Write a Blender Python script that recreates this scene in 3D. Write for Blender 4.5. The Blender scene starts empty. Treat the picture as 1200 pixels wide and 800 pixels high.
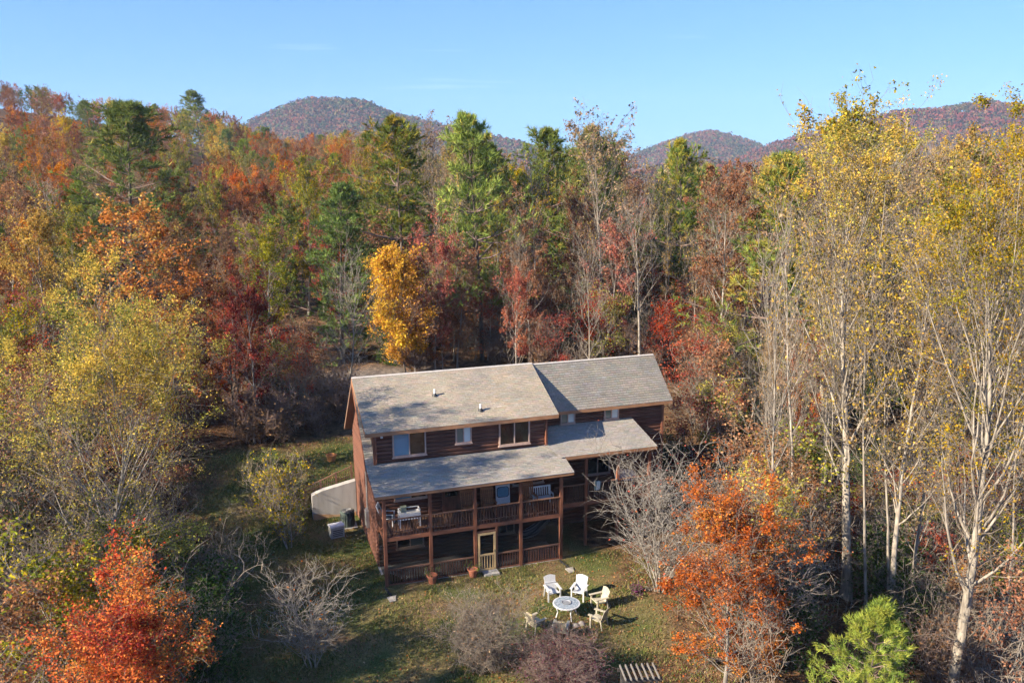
import bpy, math, random
import numpy as np
from mathutils import Vector, Matrix

# ------------------------------------------------------------------ camera, sky, sun, exposure
scene = bpy.context.scene
col = scene.collection
R = math.radians
CAM_H, PITCH, ROLL, FPX = 19.386, 11.464, -0.302, 985.386
cd = bpy.data.cameras.new('camera')
cam = bpy.data.objects.new('camera', cd)
col.objects.link(cam)
cd.sensor_width = 36.0
cd.lens = 36.0 * FPX / 1200.0
cd.clip_start = 0.5
cd.clip_end = 12000.0
cam.matrix_world = Matrix.Translation((0, 0, CAM_H)) @ Matrix.Rotation(R(90 - PITCH), 4, 'X') @ Matrix.Rotation(R(ROLL), 4, 'Z')
scene.camera = cam

SUN_EL, SUN_AZ = 29.0, 241.0        # azimuth clockwise from +Y: low sun on the left, a little behind the camera
sdir = Vector((math.sin(R(SUN_AZ)) * math.cos(R(SUN_EL)), math.cos(R(SUN_AZ)) * math.cos(R(SUN_EL)), math.sin(R(SUN_EL))))
world = bpy.data.worlds.new('World')
scene.world = world
world.use_nodes = True
wn, wl = world.node_tree.nodes, world.node_tree.links
wn.clear()
w_out = wn.new('ShaderNodeOutputWorld')
w_bg = wn.new('ShaderNodeBackground')
w_sky = wn.new('ShaderNodeTexSky')
w_sky.sky_type = 'NISHITA'
w_sky.sun_disc = False
w_sky.sun_elevation = R(SUN_EL)
w_sky.sun_rotation = R(SUN_AZ)
w_sky.altitude = 700.0
w_sky.air_density = 1.0
w_sky.dust_density = 0.3
w_sky.ozone_density = 3.0
w_bg.inputs['Strength'].default_value = 0.115
# thin cirrus streaks, the same all round the sky
w_tc = wn.new('ShaderNodeTexCoord')
w_map = wn.new('ShaderNodeMapping')
w_map.inputs['Scale'].default_value = (1.6, 1.6, 30.0)
w_map.inputs['Rotation'].default_value = (R(0.6), R(-1.0), 0)
w_noi = wn.new('ShaderNodeTexNoise')
w_noi.inputs['Scale'].default_value = 2.1
w_noi.inputs['Detail'].default_value = 5.0
w_ramp = wn.new('ShaderNodeValToRGB')
w_ramp.color_ramp.elements[0].position = 0.66
w_ramp.color_ramp.elements[1].position = 0.80
w_ramp.color_ramp.elements[0].color = (0, 0, 0, 1)
w_ramp.color_ramp.elements[1].color = (0.35, 0.35, 0.35, 1)
w_mix = wn.new('ShaderNodeMixRGB')
w_mix.inputs['Color2'].default_value = (2.9, 3.5, 4.1, 1)
wl.new(w_tc.outputs['Generated'], w_map.inputs['Vector'])
wl.new(w_map.outputs['Vector'], w_noi.inputs['Vector'])
wl.new(w_noi.outputs['Fac'], w_ramp.inputs['Fac'])
wl.new(w_ramp.outputs['Color'], w_mix.inputs['Fac'])
w_gam = wn.new('ShaderNodeGamma')
w_gam.inputs['Gamma'].default_value = 0.6          # evens the sky out as the photograph's exposure does, all round alike
w_tint = wn.new('ShaderNodeMixRGB')
w_tint.blend_type = 'MULTIPLY'
w_tint.inputs['Fac'].default_value = 1.0
w_tint.inputs['Color2'].default_value = (0.42, 0.71, 1.22, 1)
wl.new(w_sky.outputs['Color'], w_gam.inputs['Color'])
wl.new(w_gam.outputs['Color'], w_tint.inputs['Color1'])
wl.new(w_tint.outputs['Color'], w_mix.inputs['Color1'])
wl.new(w_mix.outputs['Color'], w_bg.inputs['Color'])
wl.new(w_bg.outputs['Background'], w_out.inputs['Surface'])

sd = bpy.data.lights.new('sun', 'SUN')
sun = bpy.data.objects.new('sun', sd)
col.objects.link(sun)
sd.energy = 5.0
sd.angle = R(0.5)
sd.color = (1.0, 0.86, 0.66)
sun.rotation_euler = sdir.to_track_quat('Z', 'Y').to_euler()

scene.view_settings.view_transform = 'Standard'
scene.view_settings.look = 'None'
scene.view_settings.gamma = 1.0
scene.view_settings.exposure = 1.65
scene.view_settings.use_curve_mapping = False
scene.render.engine = 'CYCLES'
cy = scene.cycles
cy.max_bounces = 6
cy.diffuse_bounces = 4
cy.glossy_bounces = 2
cy.transmission_bounces = 4
cy.transparent_max_bounces = 8
cy.use_denoising = True
cy.use_adaptive_sampling = True
cy.adaptive_threshold = 0.03
cy.caustics_reflective = False
cy.caustics_refractive = False
cy.sample_clamp_indirect = 4.0

random.seed(7)
RS = np.random.RandomState(11)

# ------------------------------------------------------------------ helpers: space
HX, HY, HA = -6.027, 36.976, R(18.609)      # log house: origin (front left post) and turn
cA, sA = math.cos(HA), math.sin(HA)
def h2w(u, v): return HX + u * cA - v * sA, HY + u * sA + v * cA
def w2h(x, y):
    x, y = x - HX, y - HY
    return x * cA + y * sA, -x * sA + y * cA
def ray(px, py):
    r = R(ROLL); X, Y = px - 600.0, py - 400.0
    X, Y = X * math.cos(r) + Y * math.sin(r), -X * math.sin(r) + Y * math.cos(r)
    p = R(PITCH)
    return X / FPX, (FPX * math.cos(p) - Y * math.sin(p)) / FPX, (-FPX * math.sin(p) - Y * math.cos(p)) / FPX
def at_dist(px, py, y):
    d = ray(px, py); return d[0] * y / d[1], y, CAM_H + d[2] * y / d[1]
def sst(a, b, t):
    t = np.clip((t - a) / (b - a), 0, 1); return t * t * (3 - 2 * t)

def ground_z(x, y):
    x = np.asarray(x, float); y = np.asarray(y, float)
    u, v = w2h(x, y)
    wallside = sst(-3.3, -2.5, u)
    step = sst(9.42, 9.75, v) * wallside + sst(3.0, 15.0, v) * (1 - wallside)
    right = sst(17.0, 22.0, u)
    step = step * (1 - right) + sst(1.0, 14.0, v) * right
    z = 2.0 * step
    z = z + 1.6 * sst(10, 45, v)
    z = z + 2.2 * sst(6, 26, -u) * sst(-10, 10, v)            # bank rising to the left
    z = z - 2.6 * sst(8, 24, x) * (1 - sst(42, 70, y))        # falls away on the right
    z = z - 1.2 * sst(0, 16, 32 - y)
    left = 46.0 / (1 + np.exp((x + 110) / 55.0))
    z = z + left * sst(62, 300, y) * (1 - 1.0 * sst(320, 560, y))
    z = z - 12 * sst(110, 240, y) * sst(-30, 40, x) - 25 * sst(500, 900, y)
    near = np.clip(1 - np.hypot(u - 5, v + 2) / 14, 0, 1)
    bump = 0.16 * np.sin(x * 0.55 + 1.3) * np.sin(y * 0.48) + 0.09 * np.sin(x * 1.7 + y * 0.9) * np.sin(y * 1.3 - x * 0.6 + 2)
    z = z + bump * (1 - 0.85 * (near > 0) * np.minimum(1, near * 3))
    return z
def gz(x, y): return float(ground_z(x, y))

# ------------------------------------------------------------------ helpers: materials
def mat(name):
    m = bpy.data.materials.new(name); m.use_nodes = True
    n = m.node_tree.nodes; n.clear()
    out = n.new('ShaderNodeOutputMaterial')
    return m, n, m.node_tree.links, out
def ramp(n, stops):
    r = n.new('ShaderNodeValToRGB'); e = r.color_ramp.elements
    while len(e) < len(stops): e.new(0.5)
    for k, (p, c) in enumerate(stops):
        e[k].position = p; e[k].color = (c[0], c[1], c[2], 1)
    return r
def noisy(name, c0, c1, scale=3.0, rough=0.8, detail=5, stretch=(1, 1, 1), bump=0.0, lo=0.3, hi=0.7, spec=0.3, coords='Object', c2=None, objvar=0.0):
    m, n, l, out = mat(name)
    b = n.new('ShaderNodeBsdfPrincipled')
    b.inputs['Roughness'].default_value = rough
    b.inputs['Specular IOR Level'].default_value = spec
    tc = n.new('ShaderNodeTexCoord'); mp = n.new('ShaderNodeMapping'); mp.inputs['Scale'].default_value = stretch
    nz = n.new('ShaderNodeTexNoise'); nz.inputs['Scale'].default_value = scale; nz.inputs['Detail'].default_value = detail
    l.new(tc.outputs[coords], mp.inputs['Vector']); l.new(mp.outputs['Vector'], nz.inputs['Vector'])
    stops = [(lo, c0), (hi, c1)] if c2 is None else [(lo, c0), ((lo + hi) / 2, c1), (hi, c2)]
    r = ramp(n, stops); l.new(nz.outputs['Fac'], r.inputs['Fac'])
    src = r.outputs['Color']
    if objvar > 0:
        oi = n.new('ShaderNodeObjectInfo'); hs = n.new('ShaderNodeHueSaturation'); mr = n.new('ShaderNodeMapRange')
        mr.inputs['To Min'].default_value = 1 - objvar; mr.inputs['To Max'].default_value = 1 + objvar
        l.new(oi.outputs['Random'], mr.inputs['Value']); l.new(mr.outputs['Result'], hs.inputs['Value'])
        l.new(src, hs.inputs['Color']); src = hs.outputs['Color']
    l.new(src, b.inputs['Base Color'])
    if bump:
        bp = n.new('ShaderNodeBump'); bp.inputs['Strength'].default_value = bump; bp.inputs['Distance'].default_value = 0.03
        l.new(nz.outputs['Fac'], bp.inputs['Height']); l.new(bp.outputs['Normal'], b.inputs['Normal'])
    l.new(b.outputs['BSDF'], out.inputs['Surface'])
    return m
def leaf_mat(name, transl=0.42, hue=0.010, val=0.2, sat=0.1):
    m, n, l, out = mat(name)
    at = n.new('ShaderNodeAttribute'); at.attribute_name = 'Col'
    oi = n.new('ShaderNodeObjectInfo'); hs = n.new('ShaderNodeHueSaturation')
    def mr(src, a, b):
        q = n.new('ShaderNodeMapRange'); q.inputs['To Min'].default_value = a; q.inputs['To Max'].default_value = b
        l.new(src, q.inputs['Value']); return q.outputs['Result']
    def frac(k):
        q = n.new('ShaderNodeMath'); q.operation = 'MULTIPLY'; q.inputs[1].default_value = k
        f = n.new('ShaderNodeMath'); f.operation = 'FRACT'
        l.new(oi.outputs['Random'], q.inputs[0]); l.new(q.outputs[0], f.inputs[0]); return f.outputs[0]
    l.new(mr(oi.outputs['Random'], 0.5 - hue, 0.5 + hue), hs.inputs['Hue'])
    l.new(mr(frac(17.3), 1 - sat, 1 + sat), hs.inputs['Saturation'])
    l.new(mr(frac(41.7), 1 - val, 1 + val), hs.inputs['Value'])
    l.new(at.outputs['Color'], hs.inputs['Color'])
    d = n.new('ShaderNodeBsdfDiffuse'); t = n.new('ShaderNodeBsdfTranslucent'); mx = n.new('ShaderNodeMixShader')
    mx.inputs['Fac'].default_value = transl
    l.new(hs.outputs['Color'], d.inputs['Color']); l.new(hs.outputs['Color'], t.inputs['Color'])
    l.new(d.outputs[0], mx.inputs[1]); l.new(t.outputs[0], mx.inputs[2]); l.new(mx.outputs[0], out.inputs['Surface'])
    return m
def plain(name, c, rough=0.6, spec=0.4, metal=0.0, var=0.12, scale=6.0):
    m = noisy(name, [k * (1 - var) for k in c], [min(1, k * (1 + var)) for k in c], scale=scale, rough=rough, spec=spec)
    m.node_tree.nodes['Principled BSDF'].inputs['Metallic'].default_value = metal
    return m

M = {}
M['leaf'] = leaf_mat('leaf')
M['needle'] = leaf_mat('needle', 0.2, 0.012, 0.2, 0.1)
M['litter'] = leaf_mat('fallen_leaf', 0.1, 0, 0, 0)
M['bark_pale'] = noisy('bark_pale', (0.13, 0.11, 0.09), (0.36, 0.32, 0.265), scale=2.2, rough=0.9, stretch=(3, 3, 0.7), bump=0.5, objvar=0.18)
M['bark_grey'] = noisy('bark_grey', (0.12, 0.105, 0.09), (0.36, 0.33, 0.29), scale=2.5, rough=0.9, stretch=(3, 3, 0.6), bump=0.6, objvar=0.25)
M['bark_dark'] = noisy('bark_dark', (0.05, 0.04, 0.034), (0.16, 0.13, 0.105), scale=3, rough=0.95, stretch=(3, 3, 0.6), bump=0.6, objvar=0.2)
M['twig'] = noisy('twig', (0.12, 0.095, 0.075), (0.30, 0.255, 0.205), scale=1.5, rough=0.9, objvar=0.2)
M['twig_red'] = noisy('twig_red', (0.13, 0.085, 0.07), (0.30, 0.22, 0.19), scale=1.5, rough=0.9, objvar=0.15)

# ------------------------------------------------------------------ helpers: objects
def tag(o, label=None, cat=None, group=None, kind=None):
    if label: o['label'] = label
    if cat: o['category'] = cat
    if group: o['group'] = group
    if kind: o['kind'] = kind
    return o
def empty(name, loc=(0, 0, 0), rz=0.0, parent=None):
    o = bpy.data.objects.new(name, None); o.empty_display_size = 0.2
    col.objects.link(o); o.location = loc; o.rotation_euler = (0, 0, rz); o.parent = parent
    return o
def link(name, me, parent=None, loc=(0, 0, 0), rot=(0, 0, 0)):
    o = bpy.data.objects.new(name, me); col.objects.link(o)
    o.parent = parent; o.location = loc; o.rotation_euler = rot
    return o
def copy_tree(o, parent=None):
    c = o.copy(); col.objects.link(c); c.parent = parent
    for ch in list(o.children): copy_tree(ch, c)
    return c
def mesh_np(name, V, F, mats, mi=None, smooth=False, colr=None):
    """V (n,3), F list of (m,k) int arrays; mi list of material index per F array; colr per-vertex rgb"""
    me = bpy.data.meshes.new(name)
    V = np.asarray(V, np.float32)
    me.vertices.add(len(V)); me.vertices.foreach_set('co', V.ravel())
    nl = sum(f.size for f in F); nf = sum(len(f) for f in F)
    me.loops.add(nl); me.loops.foreach_set('vertex_index', np.concatenate([f.ravel() for f in F]).astype(np.int32))
    tot = np.concatenate([np.full(len(f), f.shape[1]) for f in F]).astype(np.int32)
    start = np.concatenate([[0], np.cumsum(tot)[:-1]]).astype(np.int32)
    me.polygons.add(nf); me.polygons.foreach_set('loop_start', start); me.polygons.foreach_set('loop_total', tot)
    if mi is not None:
        me.polygons.foreach_set('material_index', np.concatenate([np.full(len(f), k) for f, k in zip(F, mi)]).astype(np.int32))
    if smooth: me.polygons.foreach_set('use_smooth', np.ones(nf, bool))
    for m in mats: me.materials.append(m)
    if colr is not None:
        a = me.color_attributes.new('Col', 'FLOAT_COLOR', 'POINT')
        c4 = np.ones((len(V), 4), np.float32); c4[:, :3] = colr
        a.data.foreach_set('color', c4.ravel())
    me.update()
    return me

class MB:
    """collects boxes, bars and prisms; builds ONE mesh"""
    def __init__(s): s.v = []; s.f = []
    def add(s, v, f):
        b = len(s.v); s.v += [tuple(p) for p in v]; s.f += [tuple(b + i for i in q) for q in f]; return s
    def box(s, x0, x1, y0, y1, z0, z1):
        return s.add([(x0,y0,z0),(x1,y0,z0),(x1,y1,z0),(x0,y1,z0),(x0,y0,z1),(x1,y0,z1),(x1,y1,z1),(x0,y1,z1)],
                     [(0,3,2,1),(4,5,6,7),(0,1,5,4),(1,2,6,5),(2,3,7,6),(3,0,4,7)])
    def bar(s, a, b, w, h=None):
        a, b = Vector(a), Vector(b); h = h or w
        d = (b - a).normalized(); up = Vector((0, 0, 1)) if abs(d.z) < 0.95 else Vector((0, 1, 0))
        x = d.cross(up).normalized(); y = x.cross(d)
        P = []
        for q in (a, b):
            for i, j in ((-1,-1),(1,-1),(1,1),(-1,1)): P.append(q + x * (w/2*i) + y * (h/2*j))
        return s.add(P, [(0,3,2,1),(4,5,6,7),(0,1,5,4),(1,2,6,5),(2,3,7,6),(3,0,4,7)])
    def prism(s, prof, x0, x1, axis='x'):
        """profile points (a,b) extruded along an axis: x -> (x,a,b), y -> (a,y,b), z -> (a,b,z)"""
        n = len(prof)
        mk = {'x': lambda t, a, b: (t, a, b), 'y': lambda t, a, b: (a, t, b), 'z': lambda t, a, b: (a, b, t)}[axis]
        v = [mk(x0, a, b) for a, b in prof] + [mk(x1, a, b) for a, b in prof]
        f = [tuple(range(n))[::-1], tuple(range(n, 2*n))] + [(i, (i+1) % n, n + (i+1) % n, n + i) for i in range(n)]
        return s.add(v, f)
    def lathe(s, prof, n=16, c=(0, 0, 0), cap=True):
        b = [(c[0] + r*math.cos(2*math.pi*k/n), c[1] + r*math.sin(2*math.pi*k/n), c[2] + z) for r, z in prof for k in range(n)]
        f = [(i*n+k, i*n+(k+1) % n, (i+1)*n+(k+1) % n, (i+1)*n+k) for i in range(len(prof)-1) for k in range(n)]
        if cap: f += [tuple(range(n))[::-1], tuple(range((len(prof)-1)*n, len(prof)*n))]
        return s.add(b, f)
    def tube(s, pts, r, n=6):
        for a, b in zip(pts[:-1], pts[1:]):
            a, b = Vector(a), Vector(b); d = (b - a).normalized()
            up = Vector((0, 0, 1)) if abs(d.z) < 0.9 else Vector((1, 0, 0))
            x = d.cross(up).normalized(); y = x.cross(d)
            P = [q + (x*math.cos(2*math.pi*k/n) + y*math.sin(2*math.pi*k/n)) * r for q in (a, b) for k in range(n)]
            s.add(P, [(k, (k+1) % n, n+(k+1) % n, n+k) for k in range(n)] + [tuple(range(n))[::-1], tuple(range(n, 2*n))])
        return s
    def mesh(s, name, m, smooth=False):
        me = bpy.data.meshes.new(name); me.from_pydata(s.v, [], s.f); me.materials.append(m)
        import bmesh
        bm = bmesh.new(); bm.from_mesh(me); bmesh.ops.recalc_face_normals(bm, faces=bm.faces); bm.to_mesh(me); bm.free()
        if smooth:
            for p in me.polygons: p.use_smooth = True
        return me
    def build(s, name, m, parent=None, loc=(0, 0, 0), rot=(0, 0, 0), smooth=False):
        return link(name, s.mesh(name, m, smooth), parent, loc, rot)
def wood(name, c, var=0.35, scale=2.5, stretch=(1, 6, 6), rough=0.75, objvar=0.12):
    return noisy(name, [k*(1-var) for k in c], [k*(1+var) for k in c], scale=scale, rough=rough, stretch=stretch, bump=0.15, objvar=objvar)

# ------------------------------------------------------------------ the ground: one sheet to the horizon
def axis_pts(fine0, fine1, step, far0, far1, grow=1.13):
    a = list(np.arange(fine0, fine1, step))
    s = step; p = a[-1]
    while p < far1: s *= grow; p += s; a.append(p)
    s = step; p = a[0]; b = []
    while p > far0: s *= grow; p -= s; b.append(p)
    return np.array(b[::-1] + a)
def build_ground():
    xs = axis_pts(-28, 26, 0.34, -2400, 2400); ys = axis_pts(20, 66, 0.34, -300, 2700)
    X, Y = np.meshgrid(xs, ys); Z = ground_z(X, Y)
    V = np.stack([X, Y, Z], -1).reshape(-1, 3)
    nx = len(xs); i = np.arange((len(ys)-1) * nx).reshape(len(ys)-1, nx)[:, :-1].ravel()
    F = np.stack([i, i+1, i+1+nx, i+nx], 1)
    u, v = w2h(X, Y)
    # where the lawn grows: yard in front and left of the house and the strip behind the retaining wall
    wob = 0.9*np.sin(X*0.9+Y*0.4) + 0.7*np.sin(Y*1.1-X*0.5+1)
    lawn = sst(-9.5, -6.5, u + wob*.6) * (1 - sst(10.5, 13.5, u + wob)) * sst(-11.5, -8.5, v + wob) * (1 - sst(15, 18, v + wob*.5))
    drive = sst(-1.5, 1, u) * (1 - sst(9, 13, u)) * sst(18, 21, v) * (1 - sst(30, 34, v))
    c = np.stack([lawn.ravel(), drive.ravel(), np.zeros(lawn.size)], 1)
    m, n, l, out = mat('ground')
    b = n.new('ShaderNodeBsdfPrincipled'); b.inputs['Roughness'].default_value = 0.95; b.inputs['Specular IOR Level'].default_value = 0.1
    at = n.new('ShaderNodeAttribute'); at.attribute_name = 'Col'
    sep = n.new('ShaderNodeSeparateColor'); l.new(at.outputs['Color'], sep.inputs['Color'])
    tc = n.new('ShaderNodeTexCoord')
    def nz(scale, det=6):
        q = n.new('ShaderNodeTexNoise'); q.inputs['Scale'].default_value = scale; q.inputs['Detail'].default_value = det
        l.new(tc.outputs['Object'], q.inputs['Vector']); return q.outputs['Fac']
    n1, n2, n3 = nz(0.35), nz(2.5), nz(14, 3)
    litter = ramp(n, [(0.3, (0.045, 0.028, 0.018)), (0.5, (0.13, 0.075, 0.04)), (0.7, (0.24, 0.14, 0.075))]); l.new(n2, litter.inputs['Fac'])
    grass = ramp(n, [(0.28, (0.05, 0.08, 0.02)), (0.42, (0.095, 0.11, 0.034)), (0.52, (0.155, 0.128, 0.054)), (0.66, (0.195, 0.128, 0.07))]); l.new(n1, grass.inputs['Fac'])
    fine = ramp(n, [(0.3, (0.45, 0.45, 0.45)), (0.7, (1.25, 1.25, 1.25))]); l.new(n3, fine.inputs['Fac'])
    gravel = ramp(n, [(0.3, (0.10, 0.085, 0.08)), (0.7, (0.22, 0.19, 0.17))]); l.new(n2, gravel.inputs['Fac'])
    def mix(f, a, c_, mode='MIX'):
        q = n.new('ShaderNodeMixRGB'); q.blend_type = mode
        if isinstance(f, float): q.inputs['Fac'].default_value = f
        else: l.new(f, q.inputs['Fac'])
        l.new(a, q.inputs['Color1']); l.new(c_, q.inputs['Color2']); return q.outputs['Color']
    # ragged lawn edge
    ad = n.new('ShaderNodeMath'); ad.operation = 'MULTIPLY_ADD'; ad.inputs[1].default_value = 1.6; l.new(sep.outputs[0], ad.inputs[0])
    mm = n.new('ShaderNodeMath'); mm.operation = 'MULTIPLY'; mm.inputs[1].default_value = -0.9; l.new(n2, mm.inputs[0]); l.new(mm.outputs[0], ad.inputs[2]); ad.use_clamp = True
    c1 = mix(ad.outputs[0], litter.outputs['Color'], grass.outputs['Color'])
    c2 = mix(sep.outputs[1], c1, gravel.outputs['Color'])
    c3 = mix(1.0, c2, fine.outputs['Color'], 'MULTIPLY')
    l.new(c3, b.inputs['Base Color'])
    bp = n.new('ShaderNodeBump'); bp.inputs['Strength'].default_value = 0.6; bp.inputs['Distance'].default_value = 0.08
    l.new(n3, bp.inputs['Height']); l.new(bp.outputs['Normal'], b.inputs['Normal'])
    l.new(b.outputs[0], out.inputs['Surface'])
    o = link('ground', mesh_np('ground', V, [F], [m], smooth=True, colr=c))
    o['kind'] = 'structure'
build_ground()

# ------------------------------------------------------------------ vegetation generator
def nrm(a): return a / np.maximum(1e-9, np.linalg.norm(a, axis=-1, keepdims=True))
def grow(P, D, L, r0, K, up, wob, rs, r1f=0.35):
    n = len(P); pts = [P]; d = nrm(D)
    for k in range(K):
        d = nrm(d + np.array([0, 0, up / K]) + rs.randn(n, 3) * (wob / math.sqrt(K)))
        pts.append(pts[-1] + d * (L / K)[:, None])
    T = np.linspace(0, 1, K + 1)
    rad = r0[:, None] * (1 - (1 - r1f) * T[None, :])
    return np.stack(pts, 1), rad
def spawn(pts, rad, n, s0, s1, ang, rs, flat=0.0):
    """n children on each polyline; returns start, direction, parameter s, parent radius, parent index"""
    N, K1, _ = pts.shape
    s = (s0 + (s1 - s0) * (np.arange(n)[None, :] + rs.rand(N, n)) / n)
    f = s * (K1 - 1); i = np.minimum(f.astype(int), K1 - 2); fr = f - i
    ar = np.arange(N)[:, None]
    a, b = pts[ar, i], pts[ar, i + 1]
    P = a + (b - a) * fr[..., None]; t = nrm(b - a)
    r = rad[ar, i] * (1 - fr) + rad[ar, i + 1] * fr
    side = rs.randn(N, n, 3); side[..., 2] *= (1 - flat)
    side = nrm(side - t * (side * t).sum(-1, keepdims=True))
    if np.isscalar(ang): ang = np.full((N, n), ang)
    ang = np.radians(ang + rs.randn(N, n) * 8)
    D = t * np.cos(ang)[..., None] + side * np.sin(ang)[..., None]
    pid = np.repeat(np.arange(N), n)
    return P.reshape(-1, 3), D.reshape(-1, 3), s.ravel(), r.ravel(), pid
class Geo:
    def __init__(s): s.V = []; s.F = []; s.MI = []; s.C = []; s.n = 0
    def tubes(s, pts, rad, sides, mi):
        N, K1, _ = pts.shape
        d = np.empty_like(pts); d[:, 1:-1] = pts[:, 2:] - pts[:, :-2]; d[:, 0] = pts[:, 1] - pts[:, 0]; d[:, -1] = pts[:, -1] - pts[:, -2]
        d = nrm(d)
        ref = np.where(np.abs(d[:, :1, 2:3]) < 0.8, np.array([0, 0, 1.0]), np.array([1.0, 0, 0]))
        x = nrm(np.cross(d, np.broadcast_to(ref, d.shape))); y = np.cross(d, x)
        an = np.arange(sides) * 2 * math.pi / sides
        V = pts[:, :, None] + (x[:, :, None] * np.cos(an)[:, None] + y[:, :, None] * np.sin(an)[:, None]) * rad[:, :, None, None]
        idx = np.arange(N * K1 * sides).reshape(N, K1, sides) + s.n
        a = idx[:, :-1]; b = idx[:, 1:]
        F = np.stack([a, np.roll(a, -1, 2), np.roll(b, -1, 2), b], -1).reshape(-1, 4)
        s.V.append(V.reshape(-1, 3)); s.F.append(F); s.MI.append(mi); s.C.append(np.full((V.size // 3, 3), 0.3)); s.n += V.size // 3
    def leaves(s, P, N, A, size, colr, mi, wid=0.62, fold=0.22):
        n = len(P); A = nrm(A - N * (A * N).sum(-1, keepdims=True)); B = np.cross(N, A)
        sz = size[:, None]
        V = np.stack([P - A*sz*.5, P + B*sz*wid*.5 + N*sz*fold, P + A*sz*.5, P - B*sz*wid*.5 + N*sz*fold*.6], 1)
        F = (np.arange(n * 4).reshape(n, 4) + s.n)
        s.V.append(V.reshape(-1, 3)); s.F.append(F); s.MI.append(mi); s.C.append(np.repeat(colr, 4, 0)); s.n += n * 4
    def blades(s, P, D, length, width, colr, mi, rs):
        n = len(P); D = nrm(D); q = nrm(np.cross(D, rs.randn(n, 3)))
        V = np.stack([P - q*width[:, None]*.5, P + q*width[:, None]*.5, P + D*length[:, None]], 1)
        F = (np.arange(n * 3).reshape(n, 3) + s.n)
        s.V.append(V.reshape(-1, 3)); s.F.append(F); s.MI.append(mi); s.C.append(np.repeat(colr, 3, 0)); s.n += n * 3
    def mesh(s, name, mats):
        return mesh_np(name, np.concatenate(s.V), s.F, mats, s.MI, smooth=False, colr=np.concatenate(s.C))
def pick_cols(n, pal, rs, clus=None, mixf=0.55, jit=0.28):
    w = np.array([p[1] for p in pal], float); w /= w.sum(); C = np.array([p[0] for p in pal], float)
    k = rs.choice(len(pal), n, p=w)
    if clus is not None:
        kc = rs.choice(len(pal), clus.max() + 1, p=w)[clus]
        k = np.where(rs.rand(n) < mixf, kc, k)
    return np.clip(C[k] * (1 + jit * rs.randn(n, 1)).clip(.45, 1.7), 0.004, 0.9)

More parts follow.
